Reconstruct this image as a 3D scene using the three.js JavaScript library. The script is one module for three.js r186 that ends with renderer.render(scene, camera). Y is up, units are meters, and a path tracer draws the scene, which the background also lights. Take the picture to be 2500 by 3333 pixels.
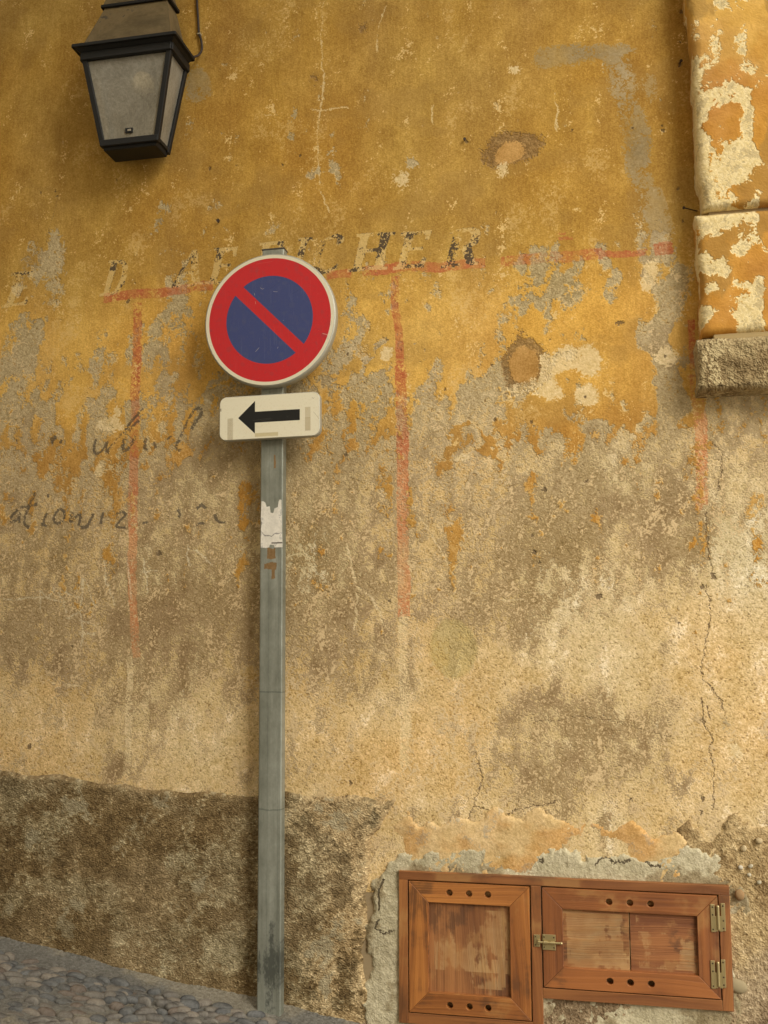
import * as THREE from 'three';
import { RoundedBoxGeometry } from 'three/addons/geometries/RoundedBoxGeometry.js';
import { mergeGeometries, mergeVertices } from 'three/addons/utils/BufferGeometryUtils.js';

// ------------------------------------------------------------------ camera, sky, sun, exposure
const scene = new THREE.Scene();
const camera = new THREE.PerspectiveCamera(53, 768 / 1024, 0.05, 400);
const EYE = new THREE.Vector3(0, 1.55, 3.35);
camera.position.copy(EYE);
camera.rotation.set(THREE.MathUtils.degToRad(7.2), THREE.MathUtils.degToRad(12), 0, 'YXZ');
camera.updateMatrixWorld();

const SUN = new THREE.Vector3(0.6, 0.58, 0.6).normalize();
function makeSky() {                                   // thin even cloud, a little brighter round the hidden sun
  const w = 256, h = 128, d = new Float32Array(w * h * 4), v = new THREE.Vector3();
  for (let j = 0; j < h; j++) for (let i = 0; i < w; i++) {
    const el = ((j + 0.5) / h - 0.5) * Math.PI, az = ((i + 0.5) / w - 0.5) * 2 * Math.PI;
    v.set(Math.cos(el) * Math.cos(az), Math.sin(el), Math.cos(el) * Math.sin(az));
    const up = Math.max(0, v.y), glow = Math.pow(Math.max(0, v.dot(SUN)), 6);
    const L = (0.95 + 0.6 * up) + 0.8 * glow, k = (j * w + i) * 4;
    d[k] = L * 1.0; d[k + 1] = L * 0.985; d[k + 2] = L * 0.93; d[k + 3] = 1;
  }
  const t = new THREE.DataTexture(d, w, h, THREE.RGBAFormat, THREE.FloatType);
  t.mapping = THREE.EquirectangularReflectionMapping; t.magFilter = t.minFilter = THREE.LinearFilter; t.needsUpdate = true;
  return t;
}
scene.background = makeSky();
scene.environment = scene.background;
const sun = new THREE.DirectionalLight(new THREE.Color(1, 0.96, 0.9), 1.5);
sun.position.copy(SUN).multiplyScalar(30); sun.target.position.set(-0.8, 1.8, 0);
sun.castShadow = true; sun.shadow.radius = 48; sun.shadow.mapSize.set(2048, 2048);
Object.assign(sun.shadow.camera, { left: -8, right: 8, top: 8, bottom: -8, near: 1, far: 80 });
sun.name = 'sun';
scene.add(sun, sun.target);
const renderer = new THREE.WebGLRenderer({ antialias: true });
renderer.toneMapping = THREE.LinearToneMapping;
renderer.toneMappingExposure = 1.42;
renderer.shadowMap.enabled = true;
renderer.setSize(768, 1024);

// ------------------------------------------------------------------ helpers
let seed = 12345;
const rnd = () => { seed = (seed + 0x6d2b79f5) | 0; let t = Math.imul(seed ^ (seed >>> 15), 1 | seed); t = (t + Math.imul(t ^ (t >>> 7), 61 | t)) ^ t; return ((t ^ (t >>> 14)) >>> 0) / 4294967296; };
const rr = (a, b) => a + (b - a) * rnd();
const lerp = (a, b, t) => a + (b - a) * t, clamp = (x, a = 0, b = 1) => (x < a ? a : x > b ? b : x);
const sstep = (a, b, x) => { const t = clamp((x - a) / (b - a)); return t * t * (3 - 2 * t); };

// a place on the photographed wall, read off the photograph (2500 x 3333), as metres on the plane z
const tanV = Math.tan(THREE.MathUtils.degToRad(26.5)), _v = new THREE.Vector3();
function onWall(px, py, z = 0) {
  _v.set(((px - 1250) / 1666.5) * tanV, (-(py - 1666.5) / 1666.5) * tanV, -1).applyQuaternion(camera.quaternion);
  const t = (z - EYE.z) / _v.z;
  return [EYE.x + _v.x * t, EYE.y + _v.y * t];
}

// tileable fractal noise, mean 0, deviation 1
function field(size, base, octaves, gain) {
  const f = new Float32Array(size * size); let amp = 1;
  for (let o = 0, n = base; o < octaves; o++, n *= 2, amp *= gain) {
    const g = new Float32Array(n * n); for (let i = 0; i < g.length; i++) g[i] = rnd() - 0.5;
    const i0 = new Int32Array(size), i1 = new Int32Array(size), w = new Float32Array(size);
    for (let i = 0; i < size; i++) { const u = (i * n) / size, k = Math.floor(u), t = u - k; i0[i] = k % n; i1[i] = (k + 1) % n; w[i] = t * t * (3 - 2 * t); }
    for (let y = 0; y < size; y++) { const a = i0[y] * n, b = i1[y] * n, ty = w[y];
      for (let x = 0; x < size; x++) { const p = i0[x], q = i1[x], tx = w[x];
        const top = g[a + p] + (g[a + q] - g[a + p]) * tx, bot = g[b + p] + (g[b + q] - g[b + p]) * tx;
        f[y * size + x] += amp * (top + (bot - top) * ty); } }
  }
  let m = 0, s = 0; for (const v of f) m += v; m /= f.length; for (const v of f) s += (v - m) * (v - m); s = Math.sqrt(s / f.length);
  for (let i = 0; i < f.length; i++) f[i] = (f[i] - m) / s;
  return { f, size, k: size - 1 };
}
function S(F, u, v) {
  const n = F.size; u = (u - Math.floor(u)) * n; v = (v - Math.floor(v)) * n;
  const x = u | 0, y = v | 0, tx = u - x, ty = v - y, k = F.k, x0 = x & k, x1 = (x + 1) & k, a = (y & k) * n, b = ((y + 1) & k) * n, f = F.f;
  const p = f[a + x0] + (f[a + x1] - f[a + x0]) * tx, q = f[b + x0] + (f[b + x1] - f[b + x0]) * tx;
  return p + (q - p) * ty;
}
const NA = field(1024, 4, 7, 0.56), NB = field(1024, 6, 7, 0.62), NG = field(512, 48, 3, 0.8), NC = field(512, 3, 3, 0.5), NS = field(512, 128, 1, 1);

// texture pair (colour, relief) from a function of wall metres
function paint(x0, y0, x1, y1, w, h, fn, relief = true) {
  const c = new Uint8Array(w * h * 4), b = relief ? new Uint8Array(w * h * 4) : null, o = { r: 0, g: 0, b: 0, h: 0.5 };
  for (let j = 0, k = 0; j < h; j++) { const y = y0 + ((j + 0.5) / h) * (y1 - y0);
    for (let i = 0; i < w; i++, k += 4) {
      fn(x0 + ((i + 0.5) / w) * (x1 - x0), y, o);
      c[k] = clamp(o.r, 0, 255); c[k + 1] = clamp(o.g, 0, 255); c[k + 2] = clamp(o.b, 0, 255); c[k + 3] = 255;
      if (b) { b[k] = b[k + 1] = b[k + 2] = clamp(o.h * 255, 0, 255); b[k + 3] = 255; }
    } }
  const tex = (d, srgb) => { const t = new THREE.DataTexture(d, w, h); t.magFilter = t.minFilter = THREE.LinearFilter; if (srgb) t.colorSpace = THREE.SRGBColorSpace; t.needsUpdate = true; return t; };
  return { map: tex(c, true), bumpMap: b ? tex(b, false) : null };
}
const std = (p) => new THREE.MeshStandardMaterial({ roughness: 0.9, ...p });
const rgb = (r, g, b) => new THREE.Color().setRGB(r / 255, g / 255, b / 255, THREE.SRGBColorSpace);

const used = new Map();
const numbered = (n) => { const k = used.get(n) ?? 0; used.set(n, k + 1); return k ? `${n}_${String(k).padStart(3, '0')}` : n; };
function thing(name, label, category, group) { const o = new THREE.Group(); o.name = numbered(name); o.userData = { label, category }; if (group) o.userData.group = group; scene.add(o); return o; }
function part(name, geometry, m, parent, label) {
  const o = new THREE.Mesh(geometry, m); o.name = name; o.castShadow = o.receiveShadow = true; parent.add(o); if (label) o.userData.label = label; return o;
}
// a sheet over x, y whose height z is a function; uv runs 0..1 over the given texture area; cells wholly below cut are left out
function sheet(x0, x1, y0, y1, step, zf, area = [x0, y0, x1, y1], cut = -1e9) {
  const nx = Math.max(1, Math.round((x1 - x0) / step)), ny = Math.max(1, Math.round((y1 - y0) / step)), P = [], U = [], I = [], keep = [];
  for (let j = 0; j <= ny; j++) for (let i = 0; i <= nx; i++) {
    const x = lerp(x0, x1, i / nx), y = lerp(y0, y1, j / ny), z = zf(x, y);
    P.push(x, y, z); U.push((x - area[0]) / (area[2] - area[0]), (y - area[1]) / (area[3] - area[1])); keep.push(z > cut);
  }
  for (let j = 0; j < ny; j++) for (let i = 0; i < nx; i++) { const a = j * (nx + 1) + i, b = a + 1, c = a + nx + 1, d = c + 1; if (keep[a] || keep[b] || keep[c] || keep[d]) I.push(a, b, d, a, d, c); }
  const g = new THREE.BufferGeometry();
  g.setAttribute('position', new THREE.Float32BufferAttribute(P, 3)); g.setAttribute('uv', new THREE.Float32BufferAttribute(U, 2)); g.setIndex(I); g.computeVertexNormals();
  return g;
}
function inside(poly) {                                // signed distance to an outline, metres, positive inside
  return (x, y) => { let d = 1e9, s = -1;
    for (let i = 0, j = poly.length - 1; i < poly.length; j = i++) { const [ax, ay] = poly[i], [bx, by] = poly[j], ex = bx - ax, ey = by - ay, wx = x - ax, wy = y - ay;
      const t = clamp((wx * ex + wy * ey) / (ex * ex + ey * ey)); d = Math.min(d, (wx - ex * t) ** 2 + (wy - ey * t) ** 2);
      if ((ay > y) !== (by > y) && x < ((bx - ax) * (y - ay)) / (by - ay) + ax) s = -s; }
    return s * Math.sqrt(d); };
}
const outline = (...pts) => pts.map(([a, b]) => onWall(a, b));

// ------------------------------------------------------------------ the painted plaster
const WX0 = -2.5, WX1 = 0.9, WY0 = 0.75, WY1 = 4.15, MR = 1536;     // area of the fine texture
const MPP = 0.00114;                                               // metres of wall per photo pixel, about
const mx = (x) => ((x - WX0) / (WX1 - WX0)) * MR, my = (y) => ((WY1 - y) / (WY1 - WY0)) * MR, mm = (m) => (m / (WX1 - WX0)) * MR;
const at = (px, py) => { const [x, y] = onWall(px, py); return [mx(x), my(y)]; };
function marks(draw, soft = 0) {                                 // marks drawn on the wall plane; red, green and blue are three kinds
  const c = document.createElement('canvas'); c.width = c.height = MR; const g = c.getContext('2d');
  g.fillStyle = '#000'; g.fillRect(0, 0, MR, MR); g.globalCompositeOperation = 'lighter'; g.lineJoin = g.lineCap = 'round';
  draw(g); let d = g.getImageData(0, 0, MR, MR).data;
  if (soft) { const n = Math.round(mm(soft)); for (let pass = 0; pass < 2; pass++) for (let ch = 0; ch < 3; ch++) for (const [da, db] of [[4, MR * 4], [MR * 4, 4]]) { const row = new Float32Array(MR);
    for (let l = 0; l < MR; l++) { let acc = 0; const b0 = l * db + ch; for (let i = 0; i < MR; i++) row[i] = d[b0 + i * da]; for (let i = -n; i <= n; i++) acc += row[clamp(i, 0, MR - 1)];
      for (let i = 0; i < MR; i++) { d[b0 + i * da] = acc / (2 * n + 1); acc += row[Math.min(MR - 1, i + n + 1)] - row[Math.max(0, i - n)]; } } } }
  return (x, y, ch) => { const u = mx(x) | 0, v = my(y) | 0; return u < 0 || v < 0 || u >= MR || v >= MR ? 0 : d[(v * MR + u) * 4 + ch] / 255; };
}
const line = (g, col, w, pts) => { g.strokeStyle = col; g.lineWidth = mm(w); g.beginPath(); pts.forEach(([a, b], i) => { const [x, y] = at(a, b); i ? g.lineTo(x, y) : g.moveTo(x, y); }); g.stroke(); };
const curve = (g, col, w, pts) => { g.strokeStyle = col; g.lineWidth = mm(w); g.beginPath(); const q = pts.map((p) => at(p[0], p[1])); g.moveTo(...q[0]);
  for (let i = 1; i < q.length - 1; i++) g.quadraticCurveTo(q[i][0], q[i][1], (q[i][0] + q[i + 1][0]) / 2, (q[i][1] + q[i + 1][1]) / 2); g.lineTo(...q[q.length - 1]); g.stroke(); };
const blot = (g, col, px, py, rx, ry, rot = 0) => { const [x, y] = at(px, py); g.fillStyle = col; g.beginPath(); g.ellipse(x, y, mm(rx * MPP), mm(ry * MPP), rot, 0, 7); g.fill(); };
const fill = (g, col, pts) => { g.fillStyle = col; g.beginPath(); pts.forEach(([a, b], i) => { const [x, y] = at(a, b); i ? g.lineTo(x, y) : g.moveTo(x, y); }); g.fill(); };
const R = '#f00', Gn = '#0f0', Bl = '#00f';
const zA = (x, y) => [x / 1.843, 1300 + y / 1.843];   // reading scale of the cursive words

const M1 = marks((g) => { g.lineCap = 'butt';                              // red bands, black lettering, bare plaster in the lettering
  line(g, R, 0.034, [[335, 968], [560, 945], [690, 925]]); line(g, R, 0.03, [[1065, 896], [1140, 890]]); line(g, R, 0.034, [[1180, 888], [1290, 872], [1440, 868], [1575, 855]]);
  line(g, R, 0.036, [[1630, 850], [1790, 838], [1960, 828]]); line(g, 'rgb(110,0,0)', 0.02, [[1960, 828], [2110, 822]]); line(g, R, 0.042, [[2130, 815], [2185, 806]]);
  line(g, R, 0.033, [[448, 985], [444, 1100], [446, 1180], [440, 1290], [438, 1420], [436, 1560], [434, 1700], [432, 1830], [432, 1960]]); line(g, 'rgb(150,0,0)', 0.028, [[434, 1960], [440, 2060], [446, 2140]]);
  line(g, R, 0.026, [[1288, 900], [1285, 1000], [1298, 1080], [1305, 1200]]); line(g, R, 0.039, [[1305, 1190], [1310, 1400], [1312, 1600], [1314, 1800], [1316, 2010]]);
  line(g, R, 0.02, [[2250, 1040], [2258, 1200]]); line(g, R, 0.036, [[2262, 1220], [2278, 1350], [2284, 1500], [2286, 1640]]); line(g, R, 0.02, [[2272, 1600], [2276, 1660]]);
  line(g, R, 0.008, [[1820, 780], [1862, 776]]); line(g, R, 0.008, [[1818, 765], [1840, 763]]);
  const yb = onWall(1000, 908)[1], hgt = 0.136;
  for (const [ch, px, py, w] of [['D', 318, 962, 0.1], ["'", 408, 905, 0.03], ['A', 545, 935, 0.13], ['F', 660, 925, 0.1], ['F', 812, 910, 0.1], ['I', 935, 900, 0.06], ['C', 1000, 893, 0.11], ['H', 1125, 888, 0.15], ['E', 1272, 880, 0.12], ['R', 1430, 873, 0.13], ['E', 0, 1000, 0.11], ['S', -130, 1015, 0.1]]) {
    const [x, y] = onWall(px, py);
    g.save(); g.translate(mx(x), my(y)); g.transform(1, 0, -0.26, 1, 0, 0); g.font = `bold ${Math.round(mm(hgt) * 1.38)}px serif`;
    const wid = g.measureText(ch).width; g.scale(mm(w) / wid, 1); g.fillStyle = '#0ff'; g.fillText(ch, 0, 0); g.restore();
  }
  const cur = (w, ...pts) => curve(g, Gn, w, pts.map((p) => zA(...p)));
  cur(0.009, [575, 235], [560, 300], [578, 330], [622, 300], [652, 240], [640, 310], [665, 320]);
  cur(0.01, [640, 320], [720, 240], [790, 130], [862, 60]); cur(0.011, [835, 130], [770, 190], [730, 300], [765, 318], [805, 250], [818, 222]);
  cur(0.01, [882, 228], [865, 290], [885, 300]); cur(0.009, [925, 250], [935, 290]); cur(0.009, [1005, 240], [1030, 220]);
  cur(0.01, [1065, 275], [1130, 120], [1190, 45], [1214, 70], [1190, 120], [1150, 190]); cur(0.009, [1065, 255], [1055, 300], [1090, 310]);
  cur(0.01, [300, 270], [340, 235], [325, 225], [300, 250]); cur(0.009, [95, 250], [110, 245]); cur(0.009, [180, 240], [195, 225]); cur(0.009, [360, 265], [375, 240]);
  cur(0.01, [110, 660], [70, 690], [60, 740], [105, 725], [120, 670], [112, 745]); cur(0.01, [215, 560], [165, 660], [135, 750], [175, 765]); cur(0.009, [120, 650], [225, 630]);
  cur(0.01, [275, 680], [245, 745], [275, 760]); blot(g, Gn, ...zA(285, 575), 5, 6); cur(0.01, [350, 660], [310, 700], [330, 755], [390, 730], [385, 670], [350, 660]);
  cur(0.01, [440, 680], [405, 760], [470, 690], [490, 700], [470, 760]); cur(0.01, [560, 690], [540, 740], [520, 765], [480, 770]); cur(0.009, [620, 680], [600, 750]);
  cur(0.009, [700, 690], [740, 665], [765, 690], [720, 730], [690, 765], [760, 765]); cur(0.008, [860, 740], [890, 735]); cur(0.009, [1185, 655], [1205, 620], [1235, 650]); cur(0.009, [1065, 665], [1085, 690], [1070, 715]);
  cur(0.009, [1185, 745], [1215, 740], [1225, 750]); cur(0.009, [1290, 690], [1300, 745], [1350, 740]);
  g.globalCompositeOperation = 'lighter';
});
const M2 = marks((g) => {                              // holes and cracks
  for (const [x, y, r] of [[134, 627, 5], [178, 617, 5], [183, 634, 5], [381, 588, 4], [678, 546, 5], [771, 540, 4], [924, 537, 5], [971, 506, 6], [712, 722, 8], [1512, 457, 7], [1855, 423, 6], [2058, 418, 6], [2155, 404, 5], [2163, 416, 6], [2205, 615, 6], [2214, 205, 7], [2216, 40, 6], [2216, 130, 4], [2224, 712, 5], [1128, 1149, 6], [1454, 1264, 6], [1595, 1188, 5], [2169, 1161, 6], [1903, 1287, 6], [1732, 1379, 7], [1608, 1360, 6], [1124, 1484, 7], [1265, 1958, 6], [1774, 1594, 8], [1908, 1563, 6], [1724, 1737, 6], [1743, 1798, 7], [1756, 1834, 5], [2280, 1907, 8], [2318, 1879, 9], [1946, 1938, 9], [2218, 2034, 5], [515, 1805, 11], [96, 2436, 11], [418, 985, 8], [230, 2438, 4], [2289, 2598, 8], [2282, 2640, 7], [1138, 2548, 6], [235, 2103, 4], [2052, 2600, 5]]) blot(g, Bl, x, y, r * 0.72, r * 0.85);
  line(g, 'rgb(0,0,150)', 0.0028, [[186, 640], [172, 700], [150, 790]]);
  const crack = (w, ...p) => line(g, Bl, w, p);
  crack(0.0022, [2318, 1440], [2358, 1484], [2348, 1530], [2340, 1560], [2332, 1610]); crack(0.0025, [2303, 1660], [2304, 1740], [2310, 1800], [2313, 1870], [2318, 1880]);
  crack(0.0026, [2290, 1900], [2310, 1940], [2312, 2000], [2306, 2060], [2296, 2110], [2284, 2180], [2290, 2205], [2318, 2230], [2345, 2270], [2357, 2310]);
  crack(0.0026, [2284, 2270], [2290, 2330], [2295, 2370], [2315, 2410], [2308, 2450], [2320, 2480], [2324, 2540], [2330, 2600], [2322, 2625]); crack(0.0025, [2306, 2290], [2310, 2345]);
  crack(0.0014, [1660, 2345], [1760, 2345], [1850, 2338], [1960, 2345], [2060, 2365], [2180, 2395]);
  crack(0.0026, [1640, 2640], [1700, 2630], [1780, 2625], [1815, 2612]); crack(0.0026, [1550, 2450], [1565, 2540], [1545, 2625], [1525, 2670]); crack(0.003, [1545, 2630], [1610, 2640]);
  crack(0.003, [1795, 1095], [1790, 1100]); blot(g, Bl, 2020, 1052, 16, 4);
});
const M3 = marks((g) => {                              // pale scratches and hair cracks, chalk scratches
  line(g, Gn, 0.005, [[1058, 0], [1056, 70], [1048, 130], [1054, 180], [1050, 290], [1042, 350], [1040, 430], [1040, 520], [1048, 620], [1055, 660], [1072, 695]]);
  curve(g, Gn, 0.003, [[1250, 28], [1238, 55], [1236, 110], [1230, 150], [1226, 172]]);
  line(g, Gn, 0.003, [[1010, 358], [1130, 352]]);
  line(g, Gn, 0.003, [[862, 372], [908, 370]]);
  line(g, Gn, 0.004, [[1810, 300], [1812, 360], [1808, 420]]);
  line(g, Gn, 0.003, [[1404, 340], [1404, 402]]);
  const scr = (...p) => line(g, Bl, 0.0048, p.map((q) => zA(...q)));
  scr([250, 1265], [245, 1150], [295, 1195], [345, 1105], [395, 1280]);
  scr([395, 1145], [490, 1195], [500, 1050]);
  scr([490, 1060], [492, 1400], [485, 1475]);
  scr([510, 1075], [580, 1230]);
  scr([620, 930], [655, 1120], [680, 1230]);
  scr([870, 960], [882, 1180]);
  scr([860, 1040], [950, 1030]);
  scr([1140, 870], [1140, 1000]);
  scr([1170, 915], [1270, 1010]);
  scr([480, 1330], [580, 1340]);
  scr([470, 1395], [560, 1400]);
  scr([400, 1330], [500, 1260]);
  scr([770, 950], [785, 1200]);
  line(g, Bl, 0.004, [[665, 1180 + 125], [685, 1318]]);
  line(g, Bl, 0.003, [[260, 2060], [310, 2062]]);
  line(g, Gn, 0.004, [[170, 2225], [260, 2235]]);
  curve(g, Gn, 0.006, [[1125, 1770], [1140, 1850], [1165, 1915], [1200, 1940], [1225, 1980], [1250, 2030], [1290, 2060]]);
  curve(g, 'rgb(0,170,0)', 0.005, [[1165, 1915], [1165, 1960], [1150, 2050]]);
  curve(g, 'rgb(0,150,0)', 0.004, [[1330, 1620], [1500, 1920], [1580, 1945], [1700, 1950]]);
  line(g, 'rgb(0,150,0)', 0.026, [[424, 2150], [420, 2300], [415, 2400], [414, 2520]]);
  line(g, 'rgb(0,140,0)', 0.032, [[1314, 2020], [1316, 2200], [1318, 2350], [1316, 2480]]);
  line(g, 'rgb(0,0,120)', 0.006, [[10, 1950], [120, 1948], [210, 1955]]);
});
const M4 = marks((g) => {                              // grey cement smears, brown bare clay, bare pale plaster: irregular patches
  fill(g, R, [[1742, 165], [1880, 148], [2040, 150], [2080, 165], [2020, 185], [1900, 200], [1760, 225], [1740, 200]]);
  fill(g, R, [[1960, 190], [2060, 185], [2085, 330], [2110, 430], [2120, 560], [2150, 640], [2200, 800], [2130, 800], [2080, 680], [2040, 520], [2015, 380], [1985, 280]]);
  fill(g, 'rgb(150,0,0)', [[2090, 250], [2125, 250], [2130, 330], [2100, 340]]);
  fill(g, Gn, [[1560, 490], [1590, 450], [1660, 430], [1740, 432], [1768, 455], [1750, 500], [1700, 530], [1600, 545], [1565, 530]]);
  blot(g, Gn, 1703, 1195, 70, 84); blot(g, 'rgb(0,190,0)', 1177, 92, 13, 15); blot(g, 'rgb(0,190,0)', 1028, 258, 14, 15); fill(g, R, [[630, 215], [668, 240], [682, 300], [655, 335], [612, 320], [610, 260]]); fill(g, 'rgb(0,170,0)', [[1680, 1060], [1700, 1060], [1706, 1130], [1680, 1130]]);
  fill(g, Bl, [[1278, 580], [1330, 560], [1335, 600], [1312, 612], [1290, 600]]);
  fill(g, Bl, [[1650, 215], [1690, 212], [1680, 245]]);
  fill(g, Bl, [[1580, 268], [1610, 262], [1590, 285]]);
  fill(g, Bl, [[1628, 545], [1655, 530], [1650, 565], [1630, 585]]);
  fill(g, Bl, [[2098, 870], [2130, 835], [2130, 930], [2108, 950], [2092, 915]]);
  fill(g, Bl, [[2180, 875], [2225, 905], [2200, 905]]);
  fill(g, Bl, [[2212, 1005], [2230, 1005], [2222, 1035]]);
  blot(g, Bl, 2170, 1160, 25, 22);
  blot(g, Bl, 1850, 1165, 36, 36);
  blot(g, Bl, 1908, 1170, 36, 45);
  blot(g, Bl, 1903, 1287, 32, 28);
  fill(g, Bl, [[1250, 1140], [1270, 1130], [1265, 1165], [1245, 1160]]);
  fill(g, 'rgb(0,0,190)', [[1760, 1150], [1840, 1170], [1800, 1230], [1850, 1300], [1760, 1290], [1680, 1290], [1640, 1260], [1760, 1230]]);
  fill(g, Bl, [[380, 1360], [400, 1395], [300, 1400], [330, 1360]]);
  blot(g, Bl, 385, 1340, 10, 22);
  fill(g, Bl, [[310, 1530], [335, 1510], [330, 1545]]);
  fill(g, R, [[2342, 2345], [2355, 2330], [2372, 2345], [2370, 2378], [2348, 2372]]); fill(g, Bl, [[2380, 2425], [2392, 2412], [2408, 2440], [2400, 2465], [2382, 2450]]);
  blot(g, Bl, 1500, 1488, 22, 8, -0.4);
}, 0.009);
const M5 = marks((g) => {                              // smooth ochre fillings
  fill(g, R, [[1612, 500], [1640, 468], [1690, 462], [1708, 490], [1695, 520], [1640, 540], [1615, 525]]);
  blot(g, R, 1706, 1192, 44, 55);
  blot(g, Gn, 1475, 2110, 70, 85);
}, 0.006);

// slow fields laid over the wall as soft blots, sampled on a coarse grid
const FC = 0.02, FX = -2.6, FY = 0.7, FW = 180, FH = 176;
function slow(profile, blots) {
  const f = new Float32Array(FW * FH), bl = blots.map(([px, py, rx, ry, a]) => [...onWall(px, py), rx * MPP, ry * MPP, a]);
  const pr = profile.map(([py, v]) => [onWall(1250, py)[1], v]);
  for (let j = 0; j < FH; j++) for (let i = 0; i < FW; i++) {
    const x = FX + i * FC, y = FY + j * FC; let v = pr[0][1];
    for (let k = 1; k < pr.length; k++) if (y < pr[k - 1][0]) v = lerp(pr[k - 1][1], pr[k][1], clamp((y - pr[k - 1][0]) / (pr[k][0] - pr[k - 1][0])));
    for (const [bx, by, rx, ry, a] of bl) { const d = ((x - bx) / rx) ** 2 + ((y - by) / ry) ** 2; if (d < 6) v += a * Math.exp(-d * d * 0.6); }
    f[j * FW + i] = v;
  }
  return (x, y) => { const u = clamp((x - FX) / FC, 0, FW - 1.01), v = clamp((y - FY) / FC, 0, FH - 1.01), i = u | 0, j = v | 0, a = j * FW + i, s = u - i, t = v - j;
    return lerp(lerp(f[a], f[a + 1], s), lerp(f[a + FW], f[a + FW + 1], s), t); };
}
const OC = slow([[0, 2.5], [650, 2.5], [800, 2.4], [950, 1.9], [1120, 1.2], [1230, 0.35], [1330, -0.65], [1500, -1.25], [1700, -1.65], [1950, -2.3], [2300, -5], [2700, -6]], [
  [135, 875, 85, 85, -3], [25, 1150, 60, 110, -2.4], [560, 705, 35, 50, -3], [520, 760, 60, 30, -1.6], [1066, 520, 36, 40, -3.2], [1098, 477, 18, 40, -3.2], [1074, 560, 16, 34, -3], [935, 440, 45, 55, -2], [1335, 560, 26, 36, -3], [860, 700, 130, 40, -1.2],
  [1153, 1060, 36, 100, -2.6], [1255, 1150, 30, 20, -2.4], [1270, 935, 60, 34, -2.2], [1395, 920, 46, 44, -2], [1725, 930, 120, 72, -3.6], [1985, 965, 60, 80, -1.6], [2185, 1010, 46, 240, -3.4], [2000, 870, 40, 60, -1],
  [300, 1120, 50, 110, -1.4], [520, 1090, 70, 90, -1.2], [620, 1000, 60, 60, -1], [60, 950, 60, 40, -1], [1480, 1330, 200, 80, -0.9], [1900, 1000, 60, 60, -0.8], [2060, 1000, 40, 130, 0.9],
  [1500, 1030, 300, 140, 0.7], [1850, 1030, 140, 60, 0.9], [260, 1000, 220, 110, 0.6], [500, 1300, 80, 140, 0.9], [330, 1480, 260, 170, 0.85], [400, 1560, 130, 100, 0.5], [560, 1600, 70, 110, 0.6], [110, 1590, 120, 80, 0.8], [240, 1690, 160, 60, 0.6],
  [1850, 1330, 170, 70, 1.5], [1960, 1250, 70, 110, 1.3], [2070, 1130, 52, 70, 3], [2085, 1240, 50, 40, 2.4], [1840, 1400, 50, 50, 1.7], [2235, 1360, 20, 18, 2.5], [1480, 1460, 46, 46, 2.2], [1620, 1425, 80, 16, 2.6], [1690, 1410, 20, 26, 2.4], [1625, 1490, 12, 22, 2.6], [1105, 1445, 18, 16, 2.4], [1195, 1470, 12, 50, 2.2],
  [1410, 1710, 60, 90, 1.3], [1365, 1850, 12, 80, 2.2], [1395, 1990, 30, 60, 1.2], [1510, 1700, 40, 110, 1.2], [2250, 1180, 24, 200, 1.2], [2330, 1330, 120, 30, 0.4], [1120, 1340, 40, 60, 0.8]]);
const TA = slow([[0, 2.4], [1200, 2.1], [1450, 1.35], [1750, 0.95], [1950, 0.55], [2100, 0.1], [2250, -0.5], [2600, -0.9]], [
  [2170, 1690, 80, 190, 1.3], [1950, 1740, 150, 150, 0.9], [1620, 1900, 150, 180, 0.9], [1660, 2050, 120, 70, 0.9], [1180, 2110, 170, 170, 1.3], [1050, 1900, 180, 200, 0.5], [300, 2080, 330, 130, 1.0], [720, 2060, 220, 150, 1.0], [480, 2290, 180, 90, 0.8], [370, 2480, 60, 55, 1.9], [150, 2150, 170, 60, 0.7],
  [1830, 2420, 280, 110, 1.2], [1700, 2540, 130, 80, 1.0], [1950, 2330, 220, 60, 0.7], [2050, 2520, 200, 60, 0.5], [2230, 1480, 60, 300, 0.5],
  [2090, 1470, 150, 90, -1.2], [1700, 1500, 140, 60, -1.1], [2030, 1730, 70, 60, -1.6], [2100, 2000, 330, 180, -1.4], [1800, 2150, 200, 90, -0.8], [2430, 1750, 110, 500, -1.3], [2420, 2300, 150, 300, -0.9], [90, 2350, 200, 110, -0.9], [700, 2420, 150, 110, -1.0], [1450, 2330, 260, 230, -1.0], [1290, 2060, 90, 100, -1.2], [1150, 2400, 180, 110, -0.7], [560, 1750, 300, 60, -0.3], [980, 1850, 90, 120, -0.7], [1400, 1650, 200, 250, -0.6], [1560, 1380, 160, 60, -0.9], [1000, 1430, 80, 80, -0.3]]);
const wallGrain = (x, y) => S(NG, x / 0.31, y / 0.31);
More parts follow.
